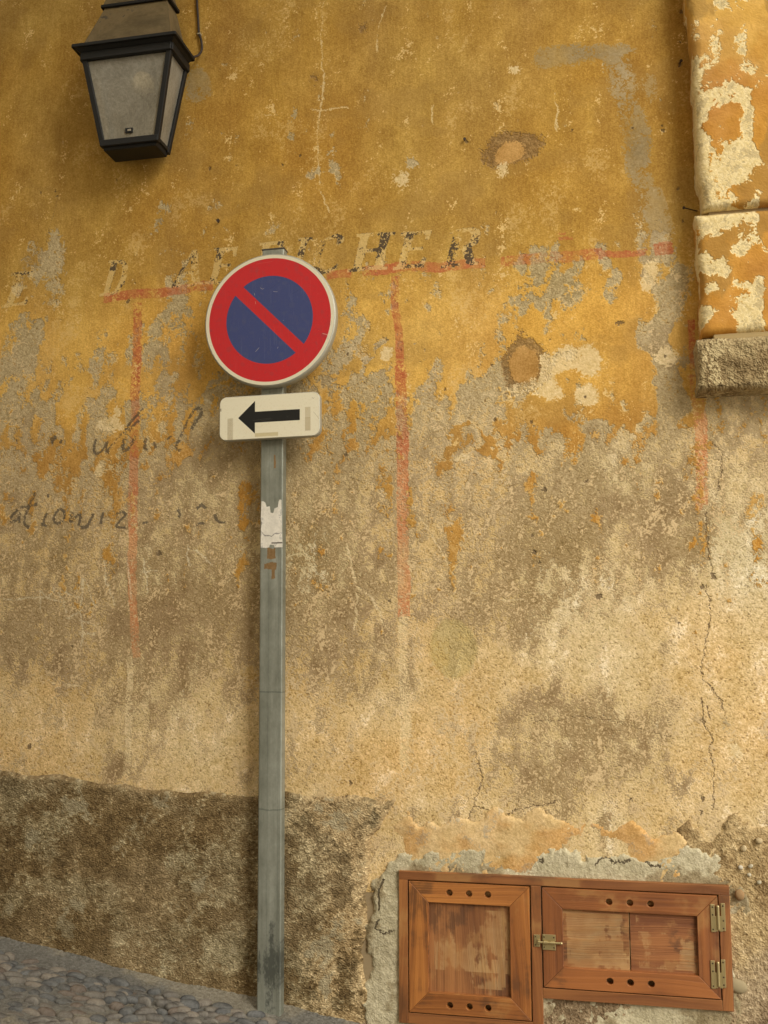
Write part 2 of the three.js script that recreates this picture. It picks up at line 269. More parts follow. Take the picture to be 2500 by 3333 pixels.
function WALL(x, y, o) {
  const n1 = S(NA, x / 2.3, y / 2.3), n2 = S(NB, x / 1.3 + 0.37, y / 1.3 + 0.11), n3 = S(NB, x / 0.47, y / 0.47 + 0.3), g = wallGrain(x, y), s = S(NS, x / 0.42 + 0.2, y / 0.38);
  const st = S(NA, x / 0.55 + 0.13, y / 2.6 + 0.3), st2 = S(NB, x / 0.5 + 0.4, y / 1.5), n4 = S(NA, x / 0.9 + 0.6, y / 0.9 + 0.2), n5 = S(NB, x / 0.62 + 0.5, y / 0.62 + 0.77), sm = S(NC, x / 1.4, y / 1.4), n6 = S(NB, x / 0.2 + 0.1, y / 0.27 + 0.8);
  const wx = x + 0.004 * n3 + 0.0015 * g, wy = y + 0.004 * n5 + 0.0015 * s;
  const oc = OC(x + 0.035 * n4, y + 0.04 * n5), ta = TA(x + 0.025 * n4, y + 0.025 * n2);
  // sand render
  let r = 213 + 5 * n3 + 9 * g + 8 * s, gg = 186 + 6 * n3 + 9 * g + 8 * s - 3 * sm, b = 135 + 8 * n3 + 10 * g + 8 * s - 6 * sm, h = 0.42 + 0.016 * g + 0.015 * s;
  const warm = sstep(0.2, 1.4, n4 + 0.3 * n3); gg -= 3 * warm; b -= 6 * warm;
  if (n3 + 0.6 * g > 1.8) { r += 12; gg += 15; b += 20; }
  if (s < -1.5 && g < 0.3) { r -= 36; gg -= 34; b -= 22; h -= 0.035; }
  // taupe skim coat, grey above and browner below
  const low = sstep(2.75, 1.6, y);
  const vT = ta + 0.1 * n1 + 0.42 * n3 + 0.75 * n6 + 0.7 * g + 0.5 * s, T = sstep(-0.22, 0.22, vT);
  const tv = 0.5 * n4 + 0.4 * sm;
  let tr = lerp(180, 164, low) + 7 * tv + 8 * g + 8 * s, tg = lerp(159, 139, low) + 7 * tv + 8 * g + 8 * s, tb = lerp(115, 97, low) + 8 * tv + 8 * g + 8 * s;
  const dk = sstep(0.3, 1.1, n4 + 0.45 * n3) * sstep(0.6, 1.6, vT); tr -= 17 * dk; tg -= 18 * dk; tb -= 16 * dk;
  r = lerp(r, tr, T); gg = lerp(gg, tg, T); b = lerp(b, tb, T); h += 0.05 * T;
  const pale = 0.45 * n5 + 0.75 * g + 0.45 * s + 0.2 * n2 + 0.7 * n6;                         // pale grains through the skim
  if (T > 0.4 && pale > 1.75 - 0.55 * low) { const k = sstep(1.75 - 0.55 * low, 2.15 - 0.55 * low, pale); r = lerp(r, 218, 0.8 * k); gg = lerp(gg, 190, 0.8 * k); b = lerp(b, 142, 0.8 * k); h -= 0.04; }
  // ochre limewash, flaked
  const vO = oc + 0.25 * n2 + 0.15 * n1 + 0.5 * n3 + 0.2 * st + 0.42 * st2 + 0.55 * n6 + 0.3 * g, O = sstep(-0.06, 0.06, vO);
  if (vO > -0.32 && vO < 0.05 && n5 + 0.8 * g > 0.35) { r = lerp(r, 220, 0.62); gg = lerp(gg, 189, 0.62); b = lerp(b, 130, 0.62); }
  const hi = sstep(2.62, 2.95, y), bright = sstep(2.98, 2.62, y) * sstep(2.2, 2.45, y), old = sstep(2.4, 2.15, y);
  const br = S(NG, x / 0.26, y / 2.2);                                                        // brush strokes
  let orr = lerp(192, 174, hi) - 16 * old + 2 * st + 5 * n3 + 6 * s + 3 * g + 2.5 * br, og = lerp(147, 134, hi) - 20 * old + 2 * st + 5 * n3 + 2 * sm + 6 * s + 3 * g + 2.5 * br, ob = lerp(66, 56, hi) - 14 * old + 4 * n3 + 4 * sm + 5 * s + 3 * g + 2 * br;
  orr += 17 * bright; og += 14 * bright; ob += 6 * bright;
  const soil = sstep(0.4, 1.7, n4 + 0.5 * S(NA, x / 1.1, y / 0.42 + 0.5)) * 0.26;           // thin drifts of soot, wider than tall
  orr = lerp(orr, 146, soil); og = lerp(og, 112, soil); ob = lerp(ob, 54, soil);
  const wash = sstep(0.75, 0.0, vO - 0.15 * n5) * 0.3;                                      // thinner coat along the flaked edges
  orr = lerp(orr, 186, wash); og = lerp(og, 152, wash); ob = lerp(ob, 90, wash);
  r = lerp(r, orr, O); gg = lerp(gg, og, O); b = lerp(b, ob, O); h = lerp(h, 0.54 + 0.008 * g + 0.012 * s, O);
  const thin = S(NA, x / 0.75 + 0.3, y / 0.95 + 0.45) + 0.6 * g + 0.5 * n3 + 0.3 * s;       // worn through in grains
  if (thin > 1.9 - 0.55 * bright) { const k = 0.42 * O * sstep(1.9 - 0.55 * bright, 2.4 - 0.55 * bright, thin); r = lerp(r, 208, k); gg = lerp(gg, 174, k); b = lerp(b, 114, k); }
  const chip = 0.8 * S(NB, x / 0.33 + 0.9, y / 0.42 + 0.4) + 0.45 * n5 + 0.6 * g + 0.35 * s;
  if (O > 0.5 && chip > 2.5) { r = lerp(r, 226, 0.85); gg = lerp(gg, 192, 0.85); b = lerp(b, 126, 0.85); h -= 0.07; }
  // patches
  let m = M4(x, y, 0); const ragged = 0.15 * n3 + 0.12 * g + 0.08 * s;
  if (m > 0.05) { const k = sstep(0.36, 0.75, m + 2 * ragged) * (0.72 + 0.12 * n5); if (k > 0) { r = lerp(r, 158 + 8 * n4 + 5 * g, k); gg = lerp(gg, 139 + 8 * n4 + 5 * g, k); b = lerp(b, 102 + 8 * n4 + 5 * g, k); } }
  m = M4(x, y, 1); if (m > 0.05) { const k = sstep(0.3, 0.75, m + 1.8 * ragged); r = lerp(r, 130 + 12 * g + 6 * n3, 0.85 * k); gg = lerp(gg, 98 + 11 * g + 6 * n3, 0.85 * k); b = lerp(b, 52 + 9 * g + 5 * n3, 0.85 * k); h -= k * (0.16 + 0.05 * g); }
  m = M5(x, y, 0); if (m > 0.05) { const k = sstep(0.3, 0.7, m + 1.3 * ragged), q = 6 * n4 + 7 * s + 5 * n3; r = lerp(r, 176 + q, k); gg = lerp(gg, 132 + q, k); b = lerp(b, 66 + q, k); h = lerp(h, 0.46, k); }
  m = M5(x, y, 1); if (m > 0.05) { const k = sstep(0.2, 0.9, m + ragged) * 0.35; r = lerp(r, 176, k); gg = lerp(gg, 160, k); b = lerp(b, 88, k); }   // a green algae stain
  m = M4(x, y, 2); if (m > 0.05) { const k = sstep(0.34, 0.42, m + 1.3 * ragged); r = lerp(r, 222 + 6 * g, 0.82 * k); gg = lerp(gg, 197 + 7 * g, 0.82 * k); b = lerp(b, 146 + 9 * g, 0.82 * k); h -= 0.05 * k; }
  // paint marks
  const wear = 0.6 * n3 + 0.55 * g + 0.35 * n2 + 0.3 * s;
  m = M1(lerp(x, wx, 0.5), lerp(y, wy, 0.5), 0); if (m > 0) { const k = clamp(sstep(1.35, -0.35, 0.6 * n3 + 0.6 * g + 0.35 * st2 + 0.4 * s + 0.3 * n6 - 0.35 * m) * (0.56 + 0.12 * n4 + 0.12 * n6)), f = Math.max(sstep(2.35, 1.9, y), sstep(2.6, 2.3, y) * sstep(0.1, 0.25, x)); r = lerp(r, lerp(184, 208, f) + 6 * g, k); gg = lerp(gg, lerp(98, 140, f) + 8 * g, k); b = lerp(b, lerp(58, 90, f) + 7 * g, k); }
  m = M1(lerp(x, wx, 0.4), lerp(y, wy, 0.4), 2); if (m > 0.4) { const w1 = 0.6 * n3 + 0.6 * g + 0.3 * n2, dark = sstep(-1.7, -0.5, x) * 0.5 - 0.6;
    if (w1 < 0.65) { r = lerp(r, 222, 0.62); gg = lerp(gg, 193, 0.62); b = lerp(b, 132, 0.62); h -= 0.04; }
    if (0.85 * S(NB, x / 0.36 + 0.4, y / 0.36) + 0.7 * g + 0.3 * s + 0.4 * n6 + dark > 0.5) { r = lerp(r, 70, 0.88); gg = lerp(gg, 56, 0.88); b = lerp(b, 38, 0.88); } }
  else { m = M1(lerp(x, wx, 0.5), lerp(y, wy, 0.5), 1); if (m > 0.35 && wear < 1.25 + 0.3 * n5) { const k = 0.66; r = lerp(r, 76, k); gg = lerp(gg, 66, k); b = lerp(b, 52, k); } }
  m = M3(wx, wy, 1); if (m > 0.1 && 0.55 * n3 + 0.6 * g < 1.3 * m - 0.3) { const k = m > 0.6 ? 0.7 : 0.55; r = lerp(r, 230 + 5 * g, k); gg = lerp(gg, 208 + 6 * g, k); b = lerp(b, 162 + 8 * g, k); h -= 0.03; }
  m = M3(wx, wy, 2); if (m > 0.2 && g + 0.4 * n5 < 1.0 * m) { r = lerp(r, 220, 0.62); gg = lerp(gg, 206, 0.62); b = lerp(b, 172, 0.62); h -= 0.03; }
  m = M2(wx, wy, 2); if (m > 0.2) { const k = sstep(0.2, 0.8, m) * 0.62; r = lerp(r, 86, k); gg = lerp(gg, 68, k); b = lerp(b, 44, k); h -= 0.35 * k; }
  o.r = r; o.g = gg; o.b = b; o.h = h;
}
const wallZ = (x, y) => 0.0035 * S(NC, x / 2.1, y / 2.1) + 0.0014 * S(NA, x / 1.7, y / 1.7);
const tWall = paint(WX0, WY0, WX1, WY1, 2048, 2048, WALL);
const mPlaster = std({ ...tWall, bumpScale: 0.012, roughness: 0.93 });

const facade = thing('house_facade', 'weathered ochre plaster house wall with faded painted lettering', 'house wall');
part('plaster', sheet(WX0, WX1, WY0, WY1, 0.012, wallZ), mPlaster, facade, 'flaking ochre plaster with red bands and faded lettering');
{ const low = std({ ...paint(-6.5, 0.4, WX0, WY1, 768, 640, WALL), bumpScale: 0.006 });
  part('plaster', sheet(-6.5, WX0, 0.4, WY1, 0.06, wallZ), low, facade);
  const up = std({ ...paint(-6.5, WY1, 3.5, 6.4, 1024, 230, WALL), bumpScale: 0.006 });
  part('plaster', sheet(-6.5, 3.5, WY1, 6.4, 0.08, wallZ), up, facade);
  const rt = std({ ...paint(WX1, -0.8, 3.5, WY1, 512, 960, WALL), bumpScale: 0.006 });
  part('plaster', sheet(WX1, 3.5, -0.8, WY1, 0.06, wallZ), rt, facade);
  const under = std({ color: rgb(150, 130, 96) });
  part('masonry_base', sheet(WX0, WX1, -0.8, WY0, 0.05, (x, y) => wallZ(x, y) - 0.002), under, facade);
  part('masonry_base', sheet(-6.5, WX0, -0.8, 0.4, 0.2, (x, y) => wallZ(x, y)), under, facade); }

// ------------------------------------------------------------------ rough plinth, mortar patch, cement round the cabinet, gritty render at the right
const poly = { plinth: [...outline([1290, 2604], [1262, 2660], [1240, 2700], [1205, 2730], [1200, 2800], [1190, 2900], [1200, 3000], [1180, 3100], [1195, 3220], [1220, 3400]), [-0.74, -0.6], [-6, -0.6], [-6, 1.45], [-2.5, 1.13], ...outline([0, 2505], [250, 2533], [450, 2563], [620, 2575], [830, 2585], [930, 2580], [1120, 2590])] };
const inPlinth = inside(poly.plinth);
const grit = (x, y) => 0.6 * S(NG, x / 0.52, y / 0.52) + 0.45 * S(NS, x / 0.55, y / 0.55) + 0.55 * S(NB, x / 0.6, y / 0.6);
const plinthZ = (x, y) => { const d = inPlinth(x, y) + 0.004 * S(NB, x / 0.8, y / 0.8); return wallZ(x, y) + lerp(-0.012, 0.015, sstep(-0.01, 0.014, d)) + sstep(-0.004, 0.01, d) * (0.0008 * grit(x, y) + 0.002 * S(NA, x / 0.6, y / 0.45) + 0.003 * S(NC, x / 1.1, y / 1.1)); };
const PB = [-2.5, 0.1, -0.6, 1.2];
const plinthBlots = [[60, 2930, 80, 40], [170, 2870, 110, 34], [300, 2890, 80, 36], [390, 2970, 40, 70], [610, 2780, 60, 90], [560, 3060, 160, 50], [760, 3090, 90, 60], [150, 2690, 110, 50], [1010, 2900, 60, 120]].map(([a, b, rx, ry]) => [...onWall(a, b), rx * 0.00114, ry * 0.00114]);   // limy salt stains
function PLINTH(x, y, o) {
  const n1 = S(NA, x / 1.9 + 0.2, y / 1.2), n2 = S(NB, x / 0.9, y / 0.7 + 0.6), g = S(NG, x / 0.6, y / 0.42), s = S(NS, x / 0.5, y / 0.36), n3 = S(NB, x / 0.33 + 0.4, y / 0.33), k = sstep(-1.1, 1.2, n1 + 0.35 * n2 + 0.25 * g);
  const gy = sstep(-0.1, 1.5, 0.8 * S(NA, x / 1.3 + 0.7, y / 0.8 + 0.35) + 0.35 * n3 + 0.35 * g);
  let r = lerp(136, 116, k), gg = lerp(115, 94, k), b = lerp(79, 57, k);
  r = lerp(r, 142, gy * 0.7); gg = lerp(gg, 128, gy * 0.7); b = lerp(b, 94, gy * 0.7);
  const sandy = sstep(-0.25, 0.9, (x + 0.92) * 5 + 0.6 * n2 + 0.5 * n3 + 0.35 * g); r = lerp(r, 186, 0.7 * sandy); gg = lerp(gg, 158, 0.7 * sandy); b = lerp(b, 112, 0.7 * sandy);   // sandier mix towards the cabinet
  let salt = -0.55 + 0.22 * n3 + 0.2 * g + 0.2 * n2; for (const [bx, by, rx, ry] of plinthBlots) { const d = ((x - bx) / rx) ** 2 + ((y - by) / ry) ** 2; if (d < 6) salt += Math.exp(-d * 0.9); }
  const sk = sstep(-0.35, 0.5, salt) * 0.5; r = lerp(r, 156, sk); gg = lerp(gg, 144, sk); b = lerp(b, 110, sk);
  const q = 8 * g + 8 * s + 7 * n3; r += q; gg += q * 0.95; b += q * 0.85;
  if (s > 1.6 && g > 0.1) { r += 42; gg += 40; b += 34; }
  if (s < -1.6) { r -= 22; gg -= 20; b -= 15; }
  if (n2 + 0.5 * n3 > 1.6) { const e = 0.5 * sstep(1.6, 2.2, n2 + 0.5 * n3); r = lerp(r, 152, e); gg = lerp(gg, 142, e); b = lerp(b, 114, e); }
  o.r = r; o.g = gg; o.b = b; o.h = 0.5 + 0.07 * g + 0.12 * s + 0.03 * n3;
}
const mPlinth = std({ ...paint(...PB, 1900, 1100, PLINTH), bumpScale: 0.0045, roughness: 0.95 });
part('plinth', sheet(-2.5, -0.62, 0.1, 1.14, 0.006, plinthZ, PB, -0.02), mPlinth, facade, 'dark brown rough gritty plinth');
{ const t = paint(-6, -0.2, -2.5, 1.5, 512, 256, PLINTH); part('plinth', sheet(-6, -2.5, 0.1, 1.5, 0.04, (x, y) => wallZ(x, y) + (y < 1.13 - (x + 2.5) * 0.09 ? 0.013 : -0.012), [-6, -0.2, -2.5, 1.5]), std({ ...t, bumpScale: 0.008 }), facade); }

const RB = [-0.85, -0.2, 0.9, 1.15];                  // area of the lower right textures
const CAB = { x0: -0.66, x1: 0.345, y0: 0.365, y1: 0.825 };
const inPatch = inside(outline([1190, 2820], [1215, 2730], [1290, 2670], [1420, 2668], [1530, 2645], [1640, 2640], [1760, 2650], [1880, 2662], [2020, 2680], [2170, 2712], [2240, 2740], [2190, 2800], [2200, 2900], [1300, 2900], [1260, 2830]));
const inCement = inside([...outline([1185, 3400], [1190, 3250], [1195, 3120], [1200, 3000], [1215, 2880], [1265, 2815], [1310, 2790], [1420, 2775], [1530, 2755], [1600, 2760], [1680, 2785], [1770, 2790], [1830, 2762], [1900, 2790], [2010, 2785], [2120, 2795], [2240, 2760], [2330, 2790], [2390, 2830], [2440, 2960], [2450, 3060], [2400, 3150], [2420, 3250]), [0.38, 0.2], [0.3, -0.3], [-0.72, -0.3]]);
const inRough = inside([...outline([2200, 2690], [2300, 2700], [2400, 2690], [2520, 2650]), [1.0, 0.98], [1.0, -0.4], [-0.85, -0.4], [-0.80, 0.33], ...outline([2150, 2900])]);
const lump = (inn, z0, z1, wob, rough, nz) => (x, y) => { const d = inn(x, y) + wob * S(NB, x / 0.42 + nz, y / 0.42); return wallZ(x, y) + lerp(-0.012, z1, sstep(-0.008, 0.009, d)) + sstep(-0.004, 0.01, d) * (rough * grit(x + nz, y) + 0.0025 * S(NA, x / 0.7 + nz, y / 0.7)) + z0; };
const hole = (f) => (x, y) => (x > CAB.x0 + 0.008 && x < CAB.x1 - 0.008 && y < CAB.y1 - 0.008 && (y > 0.48 || (x < -0.226 && y > CAB.y0 + 0.008)) ? -0.05 : f(x, y));
function PATCH(x, y, o) {
  const n1 = S(NA, x / 0.9, y / 0.7 + 0.2), n2 = S(NB, x / 0.5, y / 0.5), g = S(NG, x / 0.3, y / 0.3), s = S(NS, x / 0.3, y / 0.3), k = sstep(-0.5, 1.1, n1 + 0.25 * n2);
  o.r = lerp(208, 198, k) + 6 * g + 4 * n2 + 5 * s; o.g = lerp(177, 154, k) + 6 * g + 4 * n2 + 5 * s; o.b = lerp(124, 92, k) + 6 * g + 5 * n2 + 5 * s;
  if (n2 + 0.4 * g > 1.6) { o.r -= 30; o.g -= 18; o.b -= 2; }
  if (s > 2.3) { o.r -= 40; o.g -= 40; o.b -= 34; }
  o.h = 0.5 + 0.03 * g + 0.06 * n2;
}
const cementCracks = [[[1757, 2797], [1768, 2799], [1768, 2806], [1757, 2805]], [[1935, 2815], [1950, 2800], [1966, 2790], [1985, 2795], [1995, 2806], [2020, 2808], [2045, 2800]], [[2100, 2800], [2118, 2816], [2150, 2818]], [[1236, 2990], [1222, 3020], [1245, 3032], [1280, 3030]], [[1250, 2860], [1240, 2900], [1232, 2960]]].map((l) => l.map(([a, b]) => onWall(a, b)));
function CEMENT(x, y, o) {
  const n1 = S(NA, x / 0.8 + 0.5, y / 0.8), n2 = S(NB, x / 0.5 + 0.2, y / 0.5), g = S(NG, x / 0.42, y / 0.42), s = S(NS, x / 0.3, y / 0.3), soil = sstep(0.3, 1.3, n1 + 0.5 * n2);
  o.r = lerp(186, 142, soil) + 6 * g + 5 * n2 + 5 * s; o.g = lerp(174, 126, soil) + 6 * g + 5 * n2 + 5 * s; o.b = lerp(140, 92, soil) + 6 * g + 5 * n2 + 4 * s;
  if (s < -2) { o.r -= 36; o.g -= 36; o.b -= 30; }
  o.h = 0.5 + 0.05 * g + 0.04 * s + 0.08 * n2;
  const px = x + 0.003 * n2, py = y + 0.003 * g;
  for (const l of cementCracks) for (let i = 1; i < l.length; i++) { const [ax, ay] = l[i - 1], ex = l[i][0] - ax, ey = l[i][1] - ay, t = clamp(((px - ax) * ex + (py - ay) * ey) / (ex * ex + ey * ey)), d = Math.hypot(px - ax - ex * t, py - ay - ey * t); if (d < 0.0028) { o.r = 92; o.g = 80; o.b = 58; o.h = 0.15; } }
}
function ROUGH(x, y, o) {
  const n1 = S(NA, x / 0.9 + 0.1, y / 0.8 + 0.4), n2 = S(NB, x / 0.45, y / 0.45 + 0.5), g = S(NG, x / 0.52, y / 0.52), s = S(NS, x / 0.33, y / 0.33), k = sstep(-0.3, 0.9, n1 + 0.4 * n2), low = sstep(0.78, 0.5, y + 0.05 * n2);
  o.r = lerp(176, 146, k) - 14 * low + 9 * g + 6 * s; o.g = lerp(150, 120, k) - 10 * low + 9 * g + 6 * s; o.b = lerp(104, 78, k) + 2 * low + 8 * g + 6 * s;
  if (g > 1.7 && s > 0.4) { o.r += 34; o.g += 34; o.b += 32; }
  if (s < -1.9) { o.r -= 34; o.g -= 32; o.b -= 24; }
  o.h = 0.5 + 0.1 * g + 0.08 * s + 0.08 * n2;
}
const rTex = (fn) => std({ ...paint(...RB, 1050, 810, fn), bumpScale: 0.007, roughness: 0.95 });
part('rough_render', sheet(...[-0.85, 0.9, -0.2, 1.12], 0.008, hole(lump(inRough, 0, 0.006, 0.02, 0.0016, 0.1)), RB, -0.02), rTex(ROUGH), facade, 'coarse gritty brown render beside the wooden cabinet');
part('mortar_patch', sheet(-0.85, 0.5, 0.7, 1.05, 0.007, hole(lump(inPatch, 0, 0.0032, 0.012, 0.0005, 0.5)), RB, -0.02), rTex(PATCH), facade, 'smooth ochre mortar patch above the wooden cabinet');
part('cement_surround', sheet(-0.85, 0.6, -0.2, 0.95, 0.006, hole(lump(inCement, 0, 0.007, 0.011, 0.0005, 0.9)), RB, -0.02), rTex(CEMENT), facade, 'grey cement smeared around the wooden cabinet');

// ------------------------------------------------------------------ pilaster: two plastered blocks on a corbel stone
const CB = [0.2, 2.2, 1.3, 4.6];
const PX = slow([[0, -1.6], [3300, -1.6]], [[2312, 400, 46, 130, 3.4], [2305, 560, 46, 120, 3.4], [2345, 610, 60, 60, 2.6], [2440, 350, 60, 30, 2.8], [2480, 390, 24, 50, 3], [2455, 560, 50, 46, 2.4], [2490, 560, 30, 80, 2.4], [2330, 700, 70, 14, 3], [2390, 730, 50, 26, 2.6], [2300, 730, 40, 18, 2.4], [2280, 830, 24, 170, 3], [2320, 880, 40, 34, 3.2], [2420, 735, 60, 22, 2.4], [2355, 770, 24, 24, 2.4], [2470, 835, 20, 22, 3], [2405, 895, 18, 26, 3.2], [2360, 970, 30, 16, 2.6], [2365, 1020, 26, 24, 2.6], [2315, 1060, 40, 24, 3.2], [2490, 1000, 36, 80, 3.6], [2480, 60, 20, 36, 2.6], [2410, 240, 60, 60, 0.5], [2272, 150, 16, 200, 1.6], [2400, 700, 200, 60, 0.5]]);
function BLOCK(x, y, o) {
  const n1 = S(NA, x / 1.2 + 0.4, y / 1.2), n2 = S(NB, x / 0.6 + 0.15, y / 0.6 + 0.25), n3 = S(NB, x / 0.28, y / 0.28), g = wallGrain(x, y), s = S(NS, x / 0.3, y / 0.3), v = PX(x, y) * 0.85 - 0.1 + 0.55 * n2 + 0.75 * n3 + 0.25 * g;
  const up = sstep(3.25, 3.5, y + 0.05 * n2);
  let r = lerp(196, 205, up) + 6 * n1 + 5 * n3, gg = lerp(139, 158, up) + 6 * n1 + 5 * n3, b = lerp(54, 78, up) + 6 * n3;
  const soot = sstep(0.9, 1.6, n1 + 0.5 * S(NA, x / 0.4, y / 1.4 + 0.7)) * 0.45; r = lerp(r, 140, soot); gg = lerp(gg, 108, soot); b = lerp(b, 54, soot);
  let h = 0.55 + 0.02 * g; const C = sstep(-0.03, 0.05, v);
  r = lerp(r, 226 + 6 * g + 4 * n3, C); gg = lerp(gg, 203 + 7 * g + 4 * n3, C); b = lerp(b, 146 + 9 * g + 4 * n3, C); h -= C * (0.16 + 0.05 * g);
  if (C > 0.6 && s > 2.1) { r -= 90; gg -= 88; b -= 70; }
  if (v > 0.9 && n3 + 0.4 * g > 1.25) { r = lerp(r, 160, 0.5); gg = lerp(gg, 140, 0.5); b = lerp(b, 96, 0.5); }
  o.r = r; o.g = gg; o.b = b; o.h = h;
}
function STONE(x, y, o) {
  const n1 = S(NA, x / 0.8, y / 0.8), n2 = S(NB, x / 0.45, y / 0.45), g = S(NG, x / 0.4, y / 0.4), s = S(NS, x / 0.28, y / 0.28), k = sstep(-0.6, 0.9, n1 + 0.4 * n2);
  o.r = lerp(166, 134, k) + 9 * g + 7 * s; o.g = lerp(145, 112, k) + 9 * g + 7 * s; o.b = lerp(102, 73, k) + 8 * g + 6 * s;
  if (n2 + 0.6 * g > 1.25) { o.r = lerp(o.r, 208, 0.7); o.g = lerp(o.g, 188, 0.7); o.b = lerp(o.b, 140, 0.7); }
  o.h = 0.5 + 0.1 * g + 0.06 * s + 0.1 * n2;
}
function block(x0, x1, y0, y1, depth, r, rough, nz) {  // a projecting block: its left side, rounded arris and face, worn at top and bottom
  const prof = []; for (let i = 0; i <= 4; i++) prof.push([0, lerp(-0.03, depth - r, i / 4)]);
  for (let i = 1; i <= 6; i++) { const a = (i / 6) * Math.PI / 2; prof.push([r - r * Math.cos(a), depth - r + r * Math.sin(a)]); }
  const nf = Math.round((x1 - x0 - r) / 0.012); for (let i = 1; i <= nf; i++) prof.push([r + (x1 - x0 - r) * (i / nf), depth]);
  const ny = Math.round((y1 - y0) / 0.012), P = [], U = [], I = [], n = prof.length;
  const ys = [[y0, 0]]; for (let j = 0; j <= ny; j++) ys.push([lerp(y0, y1, j / ny), 1]); ys.push([y1, 0]);
  for (const [y, on] of ys) { let s = 0; prof.forEach(([dx, dz], i) => {
    const e = Math.min(y - y0, y1 - y), rb = 0.012, bev = e < rb ? rb - Math.sqrt(Math.max(0, rb * rb - (rb - e) ** 2)) : 0;
    const wob = 0.006 * S(NA, y / 1.1 + nz, 0.3) + 0.0025 * S(NB, y / 0.6 + nz, dx / 0.6), x = x0 + dx + wob, z = on ? Math.min(dz, depth - bev * 1.2) + rough * (0.5 * S(NB, x / 0.5 + nz, y / 0.5) + 0.35 * grit(x, y)) * (dz > 0 ? 1 : 0) : -0.03;
    if (i) s = Math.hypot(dx - prof[i - 1][0], dz - prof[i - 1][1]) + s; else s = -0.05;
    P.push(x, y, z); U.push((x0 + s - CB[0]) / (CB[2] - CB[0]), (y - (on ? 0 : Math.sign(y - (y0 + y1) / 2) * -0.1) - CB[1]) / (CB[3] - CB[1])); }); }
  for (let j = 0; j < ys.length - 1; j++) for (let i = 0; i < n - 1; i++) { const a = j * n + i, b = a + 1, c = a + n, d = c + 1; I.push(a, b, d, a, d, c); }
  const g = new THREE.BufferGeometry(); g.setAttribute('position', new THREE.Float32BufferAttribute(P, 3)); g.setAttribute('uv', new THREE.Float32BufferAttribute(U, 2)); g.setIndex(I); g.computeVertexNormals(); return g;
}
const mBlock = std({ ...paint(...CB, 720, 1570, BLOCK), bumpScale: 0.01 }), mStone = std({ ...paint(...CB, 720, 1570, STONE), bumpScale: 0.012, roughness: 0.95 });
part('pilaster_block', block(0.330, 1.25, 2.908, 4.6, 0.098, 0.03, 0.0016, 0.1), mBlock, facade, 'projecting plastered block with cream bare edge');
part('pilaster_block', block(0.322, 1.25, 2.503, 2.899, 0.09, 0.026, 0.0018, 0.6), mBlock, facade, 'projecting plastered block on the corbel stone');
part('corbel_stone', block(0.322, 1.25, 2.322, 2.488, 0.1, 0.016, 0.006, 0.3), mStone, facade, 'bare rough grey brown stone under the pilaster');
part('mortar_joint', new RoundedBoxGeometry(0.88, 0.02, 0.05, 2, 0.004).translate(0.8, 2.9035, 0.05), std({ color: rgb(150, 126, 84) }), facade);
part('mortar_joint', new RoundedBoxGeometry(0.88, 0.022, 0.05, 2, 0.004).translate(0.8, 2.4955, 0.055), std({ color: rgb(170, 146, 98) }), facade);
const mIron = std({ color: rgb(62, 48, 36), roughness: 0.75, metalness: 0.35 });
{ const nail = (px, py, len, tilt) => { const [x, y] = onWall(px, py), g = mergeGeometries([new THREE.CylinderGeometry(0.0022, 0.0018, len, 8).translate(0, len / 2 - 0.012, 0), new THREE.CylinderGeometry(0.0052, 0.0052, 0.002, 10).translate(0, len - 0.012, 0)]).rotateX(Math.PI / 2).rotateY(tilt); g.translate(x, y, 0.002); return g; };
  part('iron_nail', nail(2262, 686, 0.06, -0.9), mIron, facade); part('iron_nail', nail(712, 722, 0.022, 0.2), mIron, facade); part('iron_nail', nail(1512, 457, 0.022, 0.2), mIron, facade); part('iron_nail', nail(2214, 205, 0.024, 0.2), mIron, facade); }
// loose stones and chips set in the gritty render beside the cabinet
const pebbles = [0, 1, 2, 3, 4, 5].map((k) => { const g = mergeVertices(new THREE.IcosahedronGeometry(1, 2).deleteAttribute('uv').deleteAttribute('normal')), p = g.attributes.position; for (let i = 0; i < p.count; i++) { _v.fromBufferAttribute(p, i); const n = 1 + 0.13 * S(NC, _v.x * 0.13 + k * 0.17, _v.y * 0.13 + _v.z * 0.11) ; _v.x = Math.sign(_v.x) * Math.abs(_v.x) ** 0.85; p.setXYZ(i, _v.x * n, _v.y * n, _v.z * n); } g.setAttribute('uv', new THREE.Float32BufferAttribute(Array.from({ length: p.count * 2 }, (_, i) => 0.5 + 0.45 * (i % 2 ? p.getZ(i >> 1) : p.getX(i >> 1))), 2)); g.computeVertexNormals(); return g; });
for (const [px, py, sx, sy, c, rot] of [[2406, 2911, 0.014, 0.019, [150, 118, 78], 0.2], [2398, 3205, 0.03, 0.018, [150, 134, 100], -0.3], [2411, 2822, 0.007, 0.007, [190, 180, 158], 0], [2442, 2818, 0.008, 0.006, [176, 166, 140], 0.5], [2437, 2846, 0.006, 0.005, [186, 176, 150], 0.2], [2470, 2870, 0.007, 0.005, [170, 160, 132], 0.4], [2420, 2760, 0.009, 0.007, [190, 170, 130], 0.9], [2470, 2735, 0.01, 0.008, [180, 160, 120], 0.1]]) {
  const [x, y] = onWall(px, py), o = part('stone', pebbles[Math.floor(px) % 6], std({ color: rgb(...c) }), facade); o.position.set(x, y, 0.006); o.rotation.z = rot; o.scale.set(sx, sy, Math.min(sx, 0.011)); }
